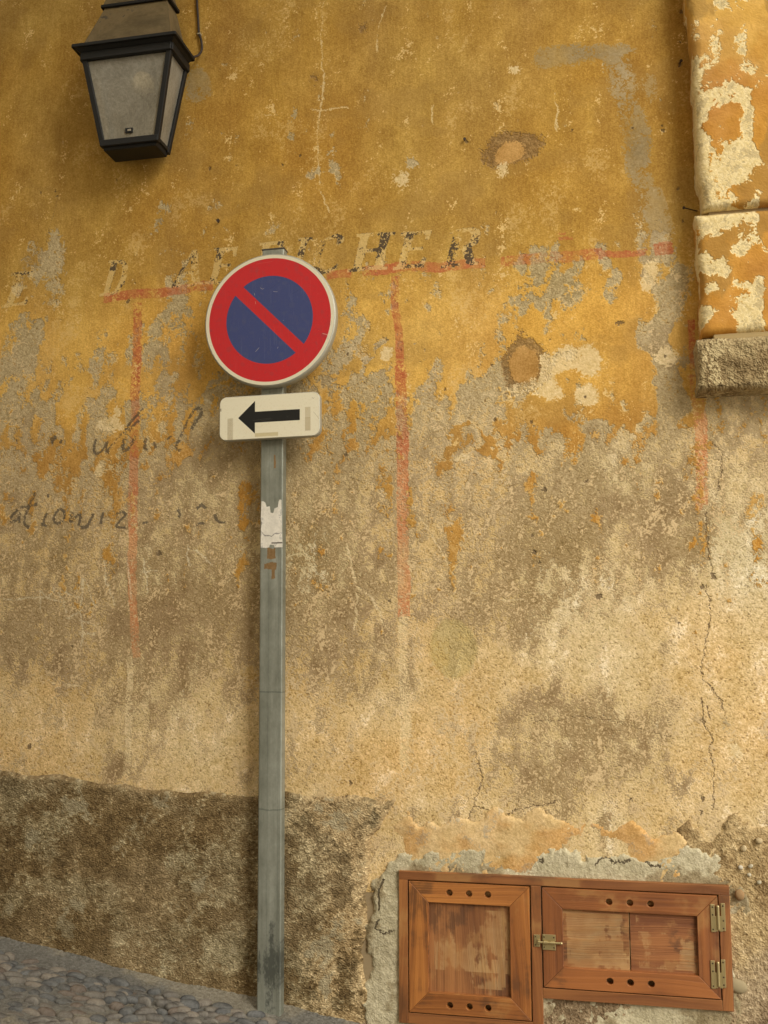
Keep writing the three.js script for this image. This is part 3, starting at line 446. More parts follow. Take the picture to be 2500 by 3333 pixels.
// eave above the picture and the end of the wall; they keep the sky off the upper wall
const mTimber = std({ color: rgb(96, 72, 50) });
part('eave_board', new THREE.BoxGeometry(11, 0.04, 1.15).translate(-1.5, 5.22, 0.53), mTimber, facade);
for (let k = 0; k < 14; k++) part('rafter', new THREE.BoxGeometry(0.09, 0.12, 1.08).translate(-6.6 + k * 0.8, 5.13, 0.53), mTimber, facade);
part('masonry', new THREE.BoxGeometry(10, 7.2, 0.4).translate(-1.5, 2.8, -0.26), std({ color: rgb(170, 140, 96) }), facade);

// ------------------------------------------------------------------ wooden meter cabinet
function woodTex(light, dark, seedShift, vertical, stain) {
  return paint(0, 0, 1, 1, 512, 512, (u, v, o) => {
    const a = vertical ? u : v, l = vertical ? v : u, w = a + 0.02 * S(NC, l * 0.25 + seedShift, a * 0.5), g1 = S(NB, w * 1.1 + seedShift, l * 0.04), g2 = S(NG, w * 1.1, l * 0.02 + seedShift), big = S(NC, w * 0.6, l * 0.3 + seedShift), sp = S(NB, u * 0.8, v * 0.8 + seedShift), k = clamp(0.5 + 0.2 * g1 + 0.12 * g2 + 0.12 * big + 0.05 * sp);
    o.r = lerp(light[0], dark[0], k); o.g = lerp(light[1], dark[1], k); o.b = lerp(light[2], dark[2], k); o.h = 0.5 - 0.08 * g2 - 0.06 * g1;
    const knot = Math.hypot((u - 0.62 - 0.2 * seedShift) * (vertical ? 2.2 : 0.8), (v - 0.47 + 0.3 * seedShift) * (vertical ? 0.8 : 2.2)); if (knot < 0.03) { const e = sstep(0.03, 0.012, knot) * 0.6; o.r = lerp(o.r, 70, e); o.g = lerp(o.g, 40, e); o.b = lerp(o.b, 20, e); }
    const grime = sstep(0.5, 2.0, S(NA, u * 0.5 + 0.3, v * 0.5 + seedShift) + 0.5 * sp + 0.3 * g2) * 0.5, bare = sstep(1.0, 2.2, S(NB, u * 0.35 + seedShift, v * 0.35) + 0.4 * g1) * 0.45; o.r = lerp(lerp(o.r, 78, grime), 178, bare); o.g = lerp(lerp(o.g, 50, grime), 136, bare); o.b = lerp(lerp(o.b, 28, grime), 80, bare);
    if (stain) { const n = 0.7 * S(NA, u * 0.35 + seedShift, v * 0.3) + 0.45 * S(NB, u * 0.45, v * 0.4 + seedShift) + 0.12 * g1 + 0.12 * g2 + stain(u, v), kk = sstep(-0.25, 0.3, n + 0.35 * S(NB, u * 0.9 + seedShift, v * 0.12)) * (0.75 + 0.12 * sp); o.r = lerp(o.r, 186 + 6 * g2, 0.66 * kk); o.g = lerp(o.g, 150 + 7 * g2, 0.66 * kk); o.b = lerp(o.b, 98 + 8 * g2, 0.66 * kk); }
  });
}
const wood = (t, p) => { for (const m of [t.map, t.bumpMap]) { m.wrapS = m.wrapT = THREE.MirroredRepeatWrapping; } return std({ ...t, bumpScale: 0.002, roughness: 0.55, ...p }); };
const L1 = [182, 117, 54], D1 = [130, 76, 32], L2 = [158, 96, 46], D2 = [106, 60, 28];
const wFrameH = wood(woodTex([160, 104, 54], [112, 66, 32], 0.1, false)), wFrameV = wood(woodTex([164, 106, 54], [116, 68, 32], 0.3, true)), wDoorLH = wood(woodTex(L1, D1, 0.5, false)), wDoorLV = wood(woodTex(L1, D1, 0.7, true)), wDoorRH = wood(woodTex(L2, D2, 0.2, false)), wDoorRV = wood(woodTex(L2, D2, 0.9, true));
const edge = (u, v) => { const e = Math.min(u, 1 - u, v, 1 - v); return e < 0.09 ? -1.1 : 0.2; };
const wPanelL = wood(woodTex([160, 106, 58], [112, 68, 34], 0.35, true, (u, v) => edge(u, v) + (v < 0.26 ? -0.2 : 0.8) + (u > 0.75 && v > 0.12 && v < 0.4 ? 0.8 : 0)), { roughness: 0.7 });
const wPanelR1 = wood(woodTex([160, 108, 60], [116, 72, 36], 0.65, false, (u, v) => edge(u, v) + 0.5), { roughness: 0.7 }), wPanelR2 = wood(woodTex([156, 100, 54], [114, 66, 34], 0.15, false, (u, v) => edge(u, v) + (v < 0.66 && u > 0.12 ? 0.6 : -0.5)), { roughness: 0.7 });
const cab = thing('meter_cabinet', 'low brown wooden double cabinet set in grey cement in the wall', 'cabinet');
cab.position.set(0, 0, 0.014);
// board cut from an outline with bevelled edges and round holes, its front face at z = zf
function board(pts, depth, zf, holes = [], bev = 0.0015) {
  const s = new THREE.Shape(pts.map(([x, y]) => new THREE.Vector2(x, y)));
  for (const [x, y, r] of holes) { const h = new THREE.Path(); h.absarc(x, y, r, 0, Math.PI * 2, true); s.holes.push(h); }
  return new THREE.ExtrudeGeometry(s, { depth: depth - 2 * bev, bevelEnabled: true, bevelThickness: bev, bevelSize: bev, bevelOffset: -bev, bevelSegments: 2, curveSegments: 20 }).translate(0, 0, zf - depth + bev);
}
const scaleUv = (g, sx, sy, ox = 0, oy = 0) => { const u = g.attributes.uv; for (let i = 0; i < u.count; i++) u.setXY(i, u.getX(i) * sx + ox, u.getY(i) * sy + oy); return g; };
const rect = (x0, y0, x1, y1) => [[x0, y0], [x1, y0], [x1, y1], [x0, y1]];
const fr = (n, x0, y0, x1, y1, m) => part(n, scaleUv(board(rect(x0, y0, x1, y1), 0.05, 0.006), 1.7, 1.7, x0 * 0.7, y0), m, cab);
fr('frame_rail', -0.66, 0.799, 0.347, 0.825, wFrameH); fr('frame_stile', -0.66, 0.365, -0.63, 0.7985, wFrameV); fr('frame_stile', -0.243, 0.365, -0.211, 0.7985, wFrameV); fr('frame_stile', 0.315, 0.468, 0.347, 0.7985, wFrameV);
fr('frame_rail', -0.6295, 0.365, -0.2435, 0.397, wFrameH); fr('frame_rail', -0.2105, 0.468, 0.3145, 0.4985, wFrameH);
part('cabinet_box', mergeGeometries([new THREE.BoxGeometry(0.42, 0.44, 0.01).translate(-0.45, 0.595, -0.14), new THREE.BoxGeometry(0.54, 0.34, 0.01).translate(0.06, 0.645, -0.14)]), std({ color: rgb(150, 110, 70) }), cab);
function door(name, x0, y0, x1, y1, w, holes, mh, mv, label) {
  const d = new THREE.Group(); d.name = name; d.userData.label = label; cab.add(d);
  const e = 0.0002, zf = 0.0085, X0 = x0 + w, X1 = x1 - w, Y0 = y0 + w, Y1 = y1 - w;
  const add = (n, pts, m, hs) => part(n, scaleUv(board(pts, 0.026, zf, hs), 2, 2, x0 * 1.3, y0), m, d);
  add('rail', [[x0 + e, y1], [X0 + e, Y1], [X1 - e, Y1], [x1 - e, y1]], mh, holes[0].map(([x, y]) => [x, y, 0.0098]));
  add('rail', [[x0 + e, y0], [x1 - e, y0], [X1 - e, Y0], [X0 + e, Y0]], mh, holes[1].map(([x, y]) => [x, y, 0.0098]));
  add('stile', [[x0, y0 + e], [X0, Y0 + e], [X0, Y1 - e], [x0, y1 - e]], mv); add('stile', [[x1, y0 + e], [x1, y1 - e], [X1, Y1 - e], [X1, Y0 + e]], mv);
  return d;
}
const hy = (y, ...xs) => xs.map((x) => [x, y]);
const dl = door('cabinet_door', -0.6265, 0.4005, -0.2465, 0.7955, 0.062, [hy(0.7655, -0.497, -0.435, -0.376), hy(0.4285, -0.498, -0.437, -0.379)], wDoorLH, wDoorLV, 'taller orange brown door with one weathered panel');
const dr = door('cabinet_door', -0.2075, 0.502, 0.3115, 0.7955, 0.061, [hy(0.7625, -0.006, 0.056, 0.117), hy(0.5315, -0.009, 0.051, 0.112)], wDoorRH, wDoorRV, 'wide reddish brown door with two weathered panels');
const fit = (g, x0, y0, x1, y1) => scaleUv(g, 1 / (x1 - x0), 1 / (y1 - y0), -x0 / (x1 - x0), -y0 / (y1 - y0));
part('panel', fit(board(rect(-0.572, 0.455, -0.301, 0.741), 0.008, -0.0035), -0.572, 0.455, -0.301, 0.741), wPanelL, dl, 'bleached panel with pale worn patches');
part('panel', fit(board(rect(-0.154, 0.556, 0.0518, 0.742), 0.008, -0.0035), -0.154, 0.556, 0.0518, 0.742), wPanelR1, dr, 'bleached panel board'); part('panel', fit(board(rect(0.0542, 0.556, 0.258, 0.742), 0.008, -0.0035), 0.0542, 0.556, 0.258, 0.742), wPanelR2, dr, 'bleached panel board with a dark upper edge');
const mBrass = new THREE.MeshStandardMaterial({ color: rgb(196, 178, 128), metalness: 0.85, roughness: 0.38 }), mScrew = std({ color: rgb(80, 66, 44), metalness: 0.6, roughness: 0.5 });
const lath = (x, y, w, h, z, d = 0.003) => new RoundedBoxGeometry(w, h, d, 2, Math.min(0.0014, d * 0.45)).translate(x, y, z);
for (const [hx, hyy] of [[0.311, 0.734], [0.3055, 0.573]]) { const hg = new THREE.Group(); hg.name = 'hinge'; cab.add(hg);
  part('leaf', mergeGeometries([lath(hx - 0.015, hyy - 0.002, 0.0125, 0.08, 0.0105), lath(hx - 0.007, hyy - 0.018, 0.01, 0.044, 0.0105)]), mBrass, hg); part('leaf', mergeGeometries([lath(hx + 0.015, hyy + 0.002, 0.0125, 0.08, 0.0085), lath(hx + 0.007, hyy - 0.018, 0.01, 0.044, 0.0085)]), mBrass, hg);
  part('knuckle', mergeGeometries([new THREE.CylinderGeometry(0.0046, 0.0046, 0.064, 14), new THREE.SphereGeometry(0.0046, 12, 8).translate(0, 0.032, 0), new THREE.SphereGeometry(0.0046, 12, 8).translate(0, -0.032, 0)].map((g) => g.toNonIndexed())).translate(hx, hyy, 0.012), mBrass, hg);
  for (const [sx, sy, z] of [[-0.015, 0.03, 0.0122], [-0.015, 0.008, 0.0122], [-0.015, -0.034, 0.0122], [0.015, 0.034, 0.0102], [0.015, -0.008, 0.0102], [0.015, -0.03, 0.0102]]) part('screw', new THREE.SphereGeometry(0.0026, 10, 6).scale(1, 1, 0.4).translate(hx + sx, hyy + sy, z), mScrew, hg); }
{ const lg = new THREE.Group(); lg.name = 'latch'; cab.add(lg);
  part('back_plate', mergeGeometries([lath(-0.189, 0.648, 0.04, 0.02, 0.0105), lath(-0.189, 0.622, 0.04, 0.02, 0.0105), lath(-0.189, 0.635, 0.028, 0.026, 0.0104)]), mBrass, lg);
  part('bolt', mergeGeometries([new THREE.CylinderGeometry(0.0034, 0.0034, 0.07, 12).rotateZ(Math.PI / 2).translate(-0.188, 0.635, 0.0155), new THREE.CylinderGeometry(0.0056, 0.0056, 0.012, 12).rotateZ(Math.PI / 2).translate(-0.199, 0.635, 0.0155), new THREE.CylinderGeometry(0.0056, 0.0056, 0.012, 12).rotateZ(Math.PI / 2).translate(-0.178, 0.635, 0.0155), new THREE.SphereGeometry(0.0048, 12, 8).translate(-0.152, 0.635, 0.0155)].map((g) => g.toNonIndexed())), mBrass, lg);
  part('keeper', mergeGeometries([lath(-0.226, 0.637, 0.018, 0.036, 0.008), lath(-0.22, 0.635, 0.009, 0.014, 0.0125, 0.008)]), mBrass, lg);
  for (const [x, y] of [[-0.204, 0.65], [-0.174, 0.65], [-0.204, 0.62], [-0.174, 0.62], [-0.23, 0.649], [-0.23, 0.625]]) part('screw', new THREE.SphereGeometry(0.0024, 10, 6).scale(1, 1, 0.4).translate(x, y, x < -0.22 ? 0.0098 : 0.0122), mScrew, lg); }

// ------------------------------------------------------------------ no-parking sign on its post
const sign = thing('road_sign', 'round red and blue no parking sign above arrow plate on galvanised post', 'road sign');
sign.position.set(-1.0705, 0.4, 0.055); sign.rotation.z = 0.0082;
const canvasTex = (w, h, draw) => { const c = document.createElement('canvas'); c.width = w; c.height = h; draw(c.getContext('2d'), w, h); const t = new THREE.CanvasTexture(c); t.colorSpace = THREE.SRGBColorSpace; return t; };
{ const hp = 2.503, sh = new THREE.Shape(), a = 0.04, b = 0.02, r = 0.006;
  sh.moveTo(-a + r, -b); sh.lineTo(a - r, -b); sh.absarc(a - r, -b + r, r, -Math.PI / 2, 0); sh.lineTo(a, b - r); sh.absarc(a - r, b - r, r, 0, Math.PI / 2); sh.lineTo(-a + r, b); sh.absarc(-a + r, b - r, r, Math.PI / 2, Math.PI); sh.lineTo(-a, -b + r); sh.absarc(-a + r, -b + r, r, Math.PI, Math.PI * 1.5);
  const g = new THREE.ExtrudeGeometry(sh, { depth: hp + 0.12, bevelEnabled: false, curveSegments: 5, steps: 1 }).rotateX(-Math.PI / 2).translate(0, -0.12, 0), p = g.attributes.position, u = g.attributes.uv;
  for (let i = 0; i < p.count; i++) u.setXY(i, p.getX(i) / 0.09 + 0.5, (p.getY(i) + 0.12) / (hp + 0.12));
  const t = paint(0, 0, 1, 1, 128, 2048, (uu, v, o) => {
    const y = v * (hp + 0.12) - 0.12, x = (uu - 0.5) * 0.09, n = S(NB, x / 0.3, y / 1.4), st = S(NB, x / 0.18 + 0.3, y / 4), sp = S(NA, x / 0.25, y / 0.25), g2 = S(NG, x / 0.3, y / 0.5);
    let q = 5 * n + 6 * st + 4 * sp + 2 * g2; o.r = 140 + q; o.g = 141 + q; o.b = 126 + q; o.h = 0.5 + 0.03 * n + 0.02 * st;
    if (Math.abs(x - 0.027) < 0.0012 || Math.abs(x + 0.008) < 0.0008) { o.r -= 12; o.g -= 11; o.b -= 10; }
    for (const yy of [0.985, 0.61]) if (Math.abs(y - yy + 0.02 * x + 0.001 * n) < 0.0022) { o.r -= 26; o.g -= 24; o.b -= 22; }
    const dirt = sstep(-0.4, 1.3, 0.7 - Math.abs(y - 0.11) / 0.09 + 0.35 * sp + 0.4 * st + 0.25 * g2 + 16 * x); o.r = lerp(o.r, 66, 0.75 * dirt); o.g = lerp(o.g, 68, 0.75 * dirt); o.b = lerp(o.b, 60, 0.75 * dirt);
    const brown = (x0, x1, y0, y1) => x > x0 + 0.002 * n && x < x1 + 0.002 * sp && y > y0 + 0.004 * sp && y < y1 + 0.004 * n;
    if (brown(-0.018, 0.014, 1.422, 1.455) || brown(-0.026, 0.016, 1.385, 1.405) || brown(-0.002, 0.012, 1.355, 1.385) || brown(0.005, 0.013, 1.73, 1.775)) { o.r = 142 + 4 * g2; o.g = 112 + 4 * g2; o.b = 72 + 4 * g2; }
  });
  part('post', g, new THREE.MeshStandardMaterial({ ...t, bumpScale: 0.001, metalness: 0.35, roughness: 0.52 }), sign, 'grey galvanised rectangular steel post');
  part('post_cap', new RoundedBoxGeometry(0.083, 0.006, 0.043, 2, 0.002).translate(0, hp + 0.0031, 0), std({ color: rgb(70, 62, 52), roughness: 0.6 }), sign);
  const paper = std({ ...paint(0, 0, 1, 1, 256, 512, (uu, v, o) => { const n = S(NB, uu * 0.5, v * 0.9), g2 = S(NG, uu * 0.4, v * 0.8); o.r = 222 + 5 * n + 3 * g2; o.g = 214 + 5 * n + 3 * g2; o.b = 196 + 5 * n + 3 * g2; if (n + 0.4 * g2 > 1.5) { o.r -= 40; o.g -= 38; o.b -= 34; }
      if (Math.abs(v - 0.27 - 0.02 * n - 0.05 * (2 * uu - 1) ** 2) < 0.012) { o.r -= 70; o.g -= 68; o.b -= 60; } if (Math.abs(v - 0.1) < 0.014 && uu > 0.5) { o.r = 96; o.g = 88; o.b = 76; } o.h = 0.5 + 0.1 * n; }), bumpScale: 0.001, roughness: 0.8 });
  const top = [[0.034, 0.004], [0.028, 0.006], [0.024, -0.002], [0.022, -0.02], [0.01, -0.024], [0.006, -0.04], [-0.004, -0.038], [-0.007, -0.016], [-0.018, -0.018], [-0.022, -0.004], [-0.028, 0.001], [-0.036, 0.002]];
  const ps = new THREE.Shape([[-0.0375, -0.155], [-0.02, -0.157], [-0.008, -0.155], [-0.006, -0.146], [0.009, -0.147], [0.011, -0.156], [0.0385, -0.156], ...top, [-0.038, -0.06], [-0.034, -0.072], [-0.037, -0.082]].map(([x, y]) => new THREE.Vector2(x, y)));
  const pg = fit(new THREE.ExtrudeGeometry(ps, { depth: 0.0006, bevelEnabled: false }), -0.038, -0.157, 0.038, 0.006); pg.translate(0.001, 1.619, 0.0203);
  part('sticker', pg, paper, sign, 'torn white paper sticker on the post'); }
const DY = 2.241, PYY = 1.905;                         // heights of the disc and the plate above the ground at the post
const mRim = new THREE.MeshStandardMaterial({ color: rgb(172, 168, 150), metalness: 0.4, roughness: 0.5 });
{ const R0 = 0.234, prof = [[0.0001, 0.0], [0.2, 0.0], [R0 - 0.006, 0.0], [R0, -0.004], [R0 + 0.001, -0.012], [R0 + 0.001, -0.028], [R0 - 0.003, -0.03], [R0 - 0.004, -0.012], [0.2, -0.004], [0.0001, -0.004]].reverse().map(([x, y]) => new THREE.Vector2(x, y));
  const disc = part('sign_panel', new THREE.LatheGeometry(prof, 96).rotateX(Math.PI / 2).translate(0, DY, 0.055), mRim, sign, 'round panel with a pale folded rim');
  const N = 1024, K = N / 2 / R0, sp = canvasTex(N, N, (g) => {
    g.translate(N / 2, N / 2); const circ = (rad, c) => { g.fillStyle = c; g.beginPath(); g.arc(0, 0, rad * K, 0, 7); g.fill(); };
    circ(R0, '#dcd2b4'); circ(0.222, '#c2262a'); circ(0.158, '#3d4672');
    g.save(); g.rotate(Math.PI / 4); g.fillStyle = '#c2262a'; g.fillRect(-0.17 * K, -0.0205 * K, 0.34 * K, 0.041 * K); g.restore();
    const spk = (n, c, a, r0, r1) => { for (let i = 0; i < n; i++) { const t = rr(0, 7), d = 0.222 * Math.sqrt(rnd()) * K; g.globalAlpha = rr(0.2, 1) * a; g.fillStyle = c; g.beginPath(); g.ellipse(d * Math.cos(t), d * Math.sin(t), rr(r0, r1), rr(r0, r1), rr(0, 3), 0, 7); g.fill(); } };
    spk(2600, '#8a7a68', 0.10, 1, 5); spk(1500, '#20264a', 0.07, 1, 6); spk(60, '#e0d6c0', 0.5, 0.6, 1.8); spk(160, '#6a6468', 0.13, 6, 26); for (let i = 0; i < 260; i++) { const x = rr(-0.2, 0.2), y = rr(-0.2, 0.15); if (x * x + y * y > 0.044) continue; g.globalAlpha = rr(0.03, 0.11); g.fillStyle = i % 3 ? '#6e6258' : '#d8cdb8'; g.fillRect(x * K, y * K, rr(1, 5), rr(20, 150)); }
    g.globalAlpha = 0.75; g.strokeStyle = '#d8ccb0'; g.lineWidth = 2.5; const sc = (...p) => { g.beginPath(); p.forEach(([x, y], i) => (i ? g.lineTo(x * K, y * K) : g.moveTo(x * K, y * K))); g.stroke(); };
    sc([-0.034, -0.118], [-0.026, -0.112], [-0.02, -0.114]); sc([-0.056, -0.1], [-0.054, -0.092]); sc([0.014, -0.1], [0.03, -0.098]); sc([-0.052, -0.07], [-0.05, -0.06]); sc([-0.05, 0.112], [-0.036, 0.098]); sc([0.03, 0.106], [0.033, 0.1]); sc([0.05, 0.006], [0.052, 0.008]); g.lineWidth = 4; sc([0.192, 0.064], [0.205, 0.068], [0.222, 0.078]); g.globalAlpha = 0.3; g.lineWidth = 2; sc([-0.05, -0.206], [0.01, -0.21]);
    g.globalAlpha = 0.35; g.strokeStyle = '#1a2040'; sc([0.0, -0.11], [0.04, -0.135]); sc([0.08, -0.085], [0.11, -0.1]); });
  part('printed_face', new THREE.CircleGeometry(R0 - 0.005, 96).translate(0, DY, 0.0556), new THREE.MeshStandardMaterial({ map: sp, roughness: 0.36 }), disc, 'blue disc with red ring and red diagonal bar').geometry.attributes.uv.needsUpdate = true;
  for (const dy of [0.11, -0.1]) part('clamp', mergeGeometries([new RoundedBoxGeometry(0.2, 0.028, 0.014, 2, 0.002).translate(0, DY + dy, 0.0275), new RoundedBoxGeometry(0.098, 0.02, 0.05, 2, 0.004).translate(0, DY + dy, 0)]), mRim, sign); }
{ const w = 0.356, h = 0.153, r = 0.026, rs = (k, rad) => { const s = new THREE.Shape(), x = w / 2 - k, y = h / 2 - k; s.moveTo(-x + rad, -y); s.lineTo(x - rad, -y); s.absarc(x - rad, -y + rad, rad, -Math.PI / 2, 0); s.lineTo(x, y - rad); s.absarc(x - rad, y - rad, rad, 0, Math.PI / 2); s.lineTo(-x + rad, y); s.absarc(-x + rad, y - rad, rad, Math.PI / 2, Math.PI); s.lineTo(-x, -y + rad); s.absarc(-x + rad, -y + rad, rad, Math.PI, Math.PI * 1.5); return s; };
  const pg = new THREE.Group(); pg.name = 'arrow_plate'; pg.userData.label = 'white plate with a black arrow pointing left'; sign.add(pg); pg.position.set(0.0, PYY, 0); pg.rotation.z = 0.004;
  part('plate_body', new THREE.ExtrudeGeometry(rs(0.004, r - 0.004), { depth: 0.018, bevelEnabled: true, bevelThickness: 0.004, bevelSize: 0.004, bevelSegments: 4, curveSegments: 10 }).translate(0, 0, 0.029), mRim, pg);
  const W = 1024, H = 440, k = W / w, t = canvasTex(W, H, (g) => {
    g.fillStyle = '#e2d9bb'; g.fillRect(0, 0, W, H);
    const spk = (n, c, a, r0, r1) => { for (let i = 0; i < n; i++) { g.globalAlpha = rr(0.2, 1) * a; g.fillStyle = c; g.beginPath(); g.ellipse(rr(0, W), rr(0, H), rr(r0, r1), rr(r0, r1), 0, 0, 7); g.fill(); } };
    spk(900, '#c8b88c', 0.18, 2, 9); spk(50, '#7a6a50', 0.5, 0.8, 2.2);
    g.globalAlpha = 1; g.fillStyle = '#161614'; g.beginPath(); [[0.068, 0.0765], [0.128, 0.0205], [0.128, 0.058], [0.286, 0.058], [0.286, 0.0955], [0.128, 0.0955], [0.128, 0.133]].forEach(([x, y], i) => (i ? g.lineTo(x * k, y * k) : g.moveTo(x * k, y * k))); g.fill();
    g.strokeStyle = '#55524a'; g.lineWidth = 2; for (const [x0, y0, x1, y1] of [[0.12, 0.088, 0.185, 0.083], [0.15, 0.09, 0.19, 0.086], [0.24, 0.08, 0.245, 0.083]]) { g.beginPath(); g.moveTo(x0 * k, y0 * k); g.lineTo(x1 * k, y1 * k); g.stroke(); }
    const tape = (x0, y0, x1, y1, c, n) => { g.globalAlpha = n > 200 ? 0.3 : 0.5; g.fillStyle = c; g.fillRect(x0 * k, y0 * k, (x1 - x0) * k, (y1 - y0) * k); n = n > 200 ? 420 : 40; for (let i = 0; i < n; i++) { g.globalAlpha = rr(0.08, 0.4); g.fillStyle = c; g.fillRect(rr(x0, x1 - 0.004) * k, rr(y0, y1 - 0.004) * k, rr(1, 4), rr(1, 5)); } };
    tape(0.03, 0.076, 0.05, 0.152, '#8a7858', 260); tape(0.304, 0.052, 0.323, 0.09, '#b0a07c', 160); tape(0.304, 0.088, 0.323, 0.133, '#a08c66', 110); tape(0.128, 0.132, 0.21, 0.145, '#b09a64', 140); tape(0.0, 0.04, 0.008, 0.05, '#6a5a40', 20);
    g.globalAlpha = 0.8; g.strokeStyle = '#7a6c50'; g.lineWidth = 2; g.beginPath(); g.moveTo(0.333 * k, 0.07 * k); g.quadraticCurveTo(0.345 * k, 0.082 * k, 0.352 * k, 0.096 * k); g.stroke();
    g.globalAlpha = 0.9; g.strokeStyle = '#5a4630'; g.beginPath(); g.moveTo(0.328 * k, 0.02 * k); g.lineTo(0.333 * k, 0.025 * k); g.lineTo(0.337 * k, 0.021 * k); g.stroke(); });
  const face = new THREE.ShapeGeometry(rs(0.003, r - 0.003), 10), u = face.attributes.uv, p = face.attributes.position; for (let i = 0; i < u.count; i++) u.setXY(i, p.getX(i) / w + 0.5, p.getY(i) / h + 0.5); face.translate(0, 0, 0.0515);
  part('printed_face', face, new THREE.MeshStandardMaterial({ map: t, roughness: 0.45 }), pg);
  part('clamp', mergeGeometries([new RoundedBoxGeometry(0.18, 0.024, 0.012, 2, 0.002).translate(0, 0, 0.0265), new RoundedBoxGeometry(0.098, 0.018, 0.05, 2, 0.004)]), mRim, pg); }

// ------------------------------------------------------------------ wall lantern
const lamp = thing('wall_lantern', 'dark metal wall lantern with frosted panes and khaki pitched roof', 'lantern');
lamp.position.set(-1.61, 3.3, 0.05);                  // origin: middle of the back edge at the bottom
const mBlack = std({ color: rgb(24, 23, 20), roughness: 0.6, metalness: 0.2 }), mKhaki = std({ ...paint(0, 0, 1, 1, 256, 256, (u, v, o) => { const n = S(NA, u * 0.6, v * 0.6), g = S(NG, u * 0.4, v * 0.4), k = sstep(0.9, 1.7, n + 0.5 * g); o.r = 108 + 7 * n + 3 * g - 44 * k; o.g = 91 + 6 * n + 3 * g - 36 * k; o.b = 58 + 5 * n + 3 * g - 20 * k; o.h = 0.5; }), roughness: 0.7 });
const mGlass = new THREE.MeshPhysicalMaterial({ ...paint(0, 0, 1, 1, 256, 256, (u, v, o) => { const n = S(NA, u * 0.5, v * 0.6), g = S(NG, u * 0.9, v * 0.9), q = 9 * n + 7 * g; o.r = 206 + q; o.g = 198 + q; o.b = 176 + q; o.h = 0.5 + 0.12 * g; }), transmission: 0.62, thickness: 0, roughness: 0.3, bumpScale: 0.001 });
const ring = (hw, zf, y, zb = 0) => [[-hw, y, zf], [hw, y, zf], [hw, y, zb], [-hw, y, zb]];
function bar(a, b, t) { const A = new THREE.Vector3(...a), B = new THREE.Vector3(...b), L = A.distanceTo(B), g = new RoundedBoxGeometry(t, L + t * 0.6, t, 1, t * 0.12); g.applyQuaternion(new THREE.Quaternion().setFromUnitVectors(new THREE.Vector3(0, 1, 0), B.clone().sub(A).normalize())); const m = A.add(B).multiplyScalar(0.5); return g.translate(m.x, m.y, m.z); }
function quad(p, thick = 0.002) {                      // a flat plate with thickness from four corners
  const v = p.map((q) => new THREE.Vector3(...q)), n = v[1].clone().sub(v[0]).cross(v[3].clone().sub(v[0])).normalize().multiplyScalar(thick / 2), P = [], U = [[0, 0], [1, 0], [1, 1], [0, 1]], uv = [];
  const f = v.map((q) => q.clone().add(n)), b = v.map((q) => q.clone().sub(n)), tri = (a, i, c, j, e, k) => { P.push(...a.toArray(), ...c.toArray(), ...e.toArray()); uv.push(...U[i], ...U[j], ...U[k]); };
  tri(f[0], 0, f[1], 1, f[2], 2); tri(f[0], 0, f[2], 2, f[3], 3); tri(b[0], 0, b[2], 2, b[1], 1); tri(b[0], 0, b[3], 3, b[2], 2);
  for (let i = 0; i < 4; i++) { const j = (i + 1) % 4; tri(f[i], i, b[i], i, b[j], j); tri(f[i], i, b[j], j, f[j], j); }
  const g = new THREE.BufferGeometry(); g.setAttribute('position', new THREE.Float32BufferAttribute(P, 3)); g.setAttribute('uv', new THREE.Float32BufferAttribute(uv, 2)); g.computeVertexNormals(); return g;
}
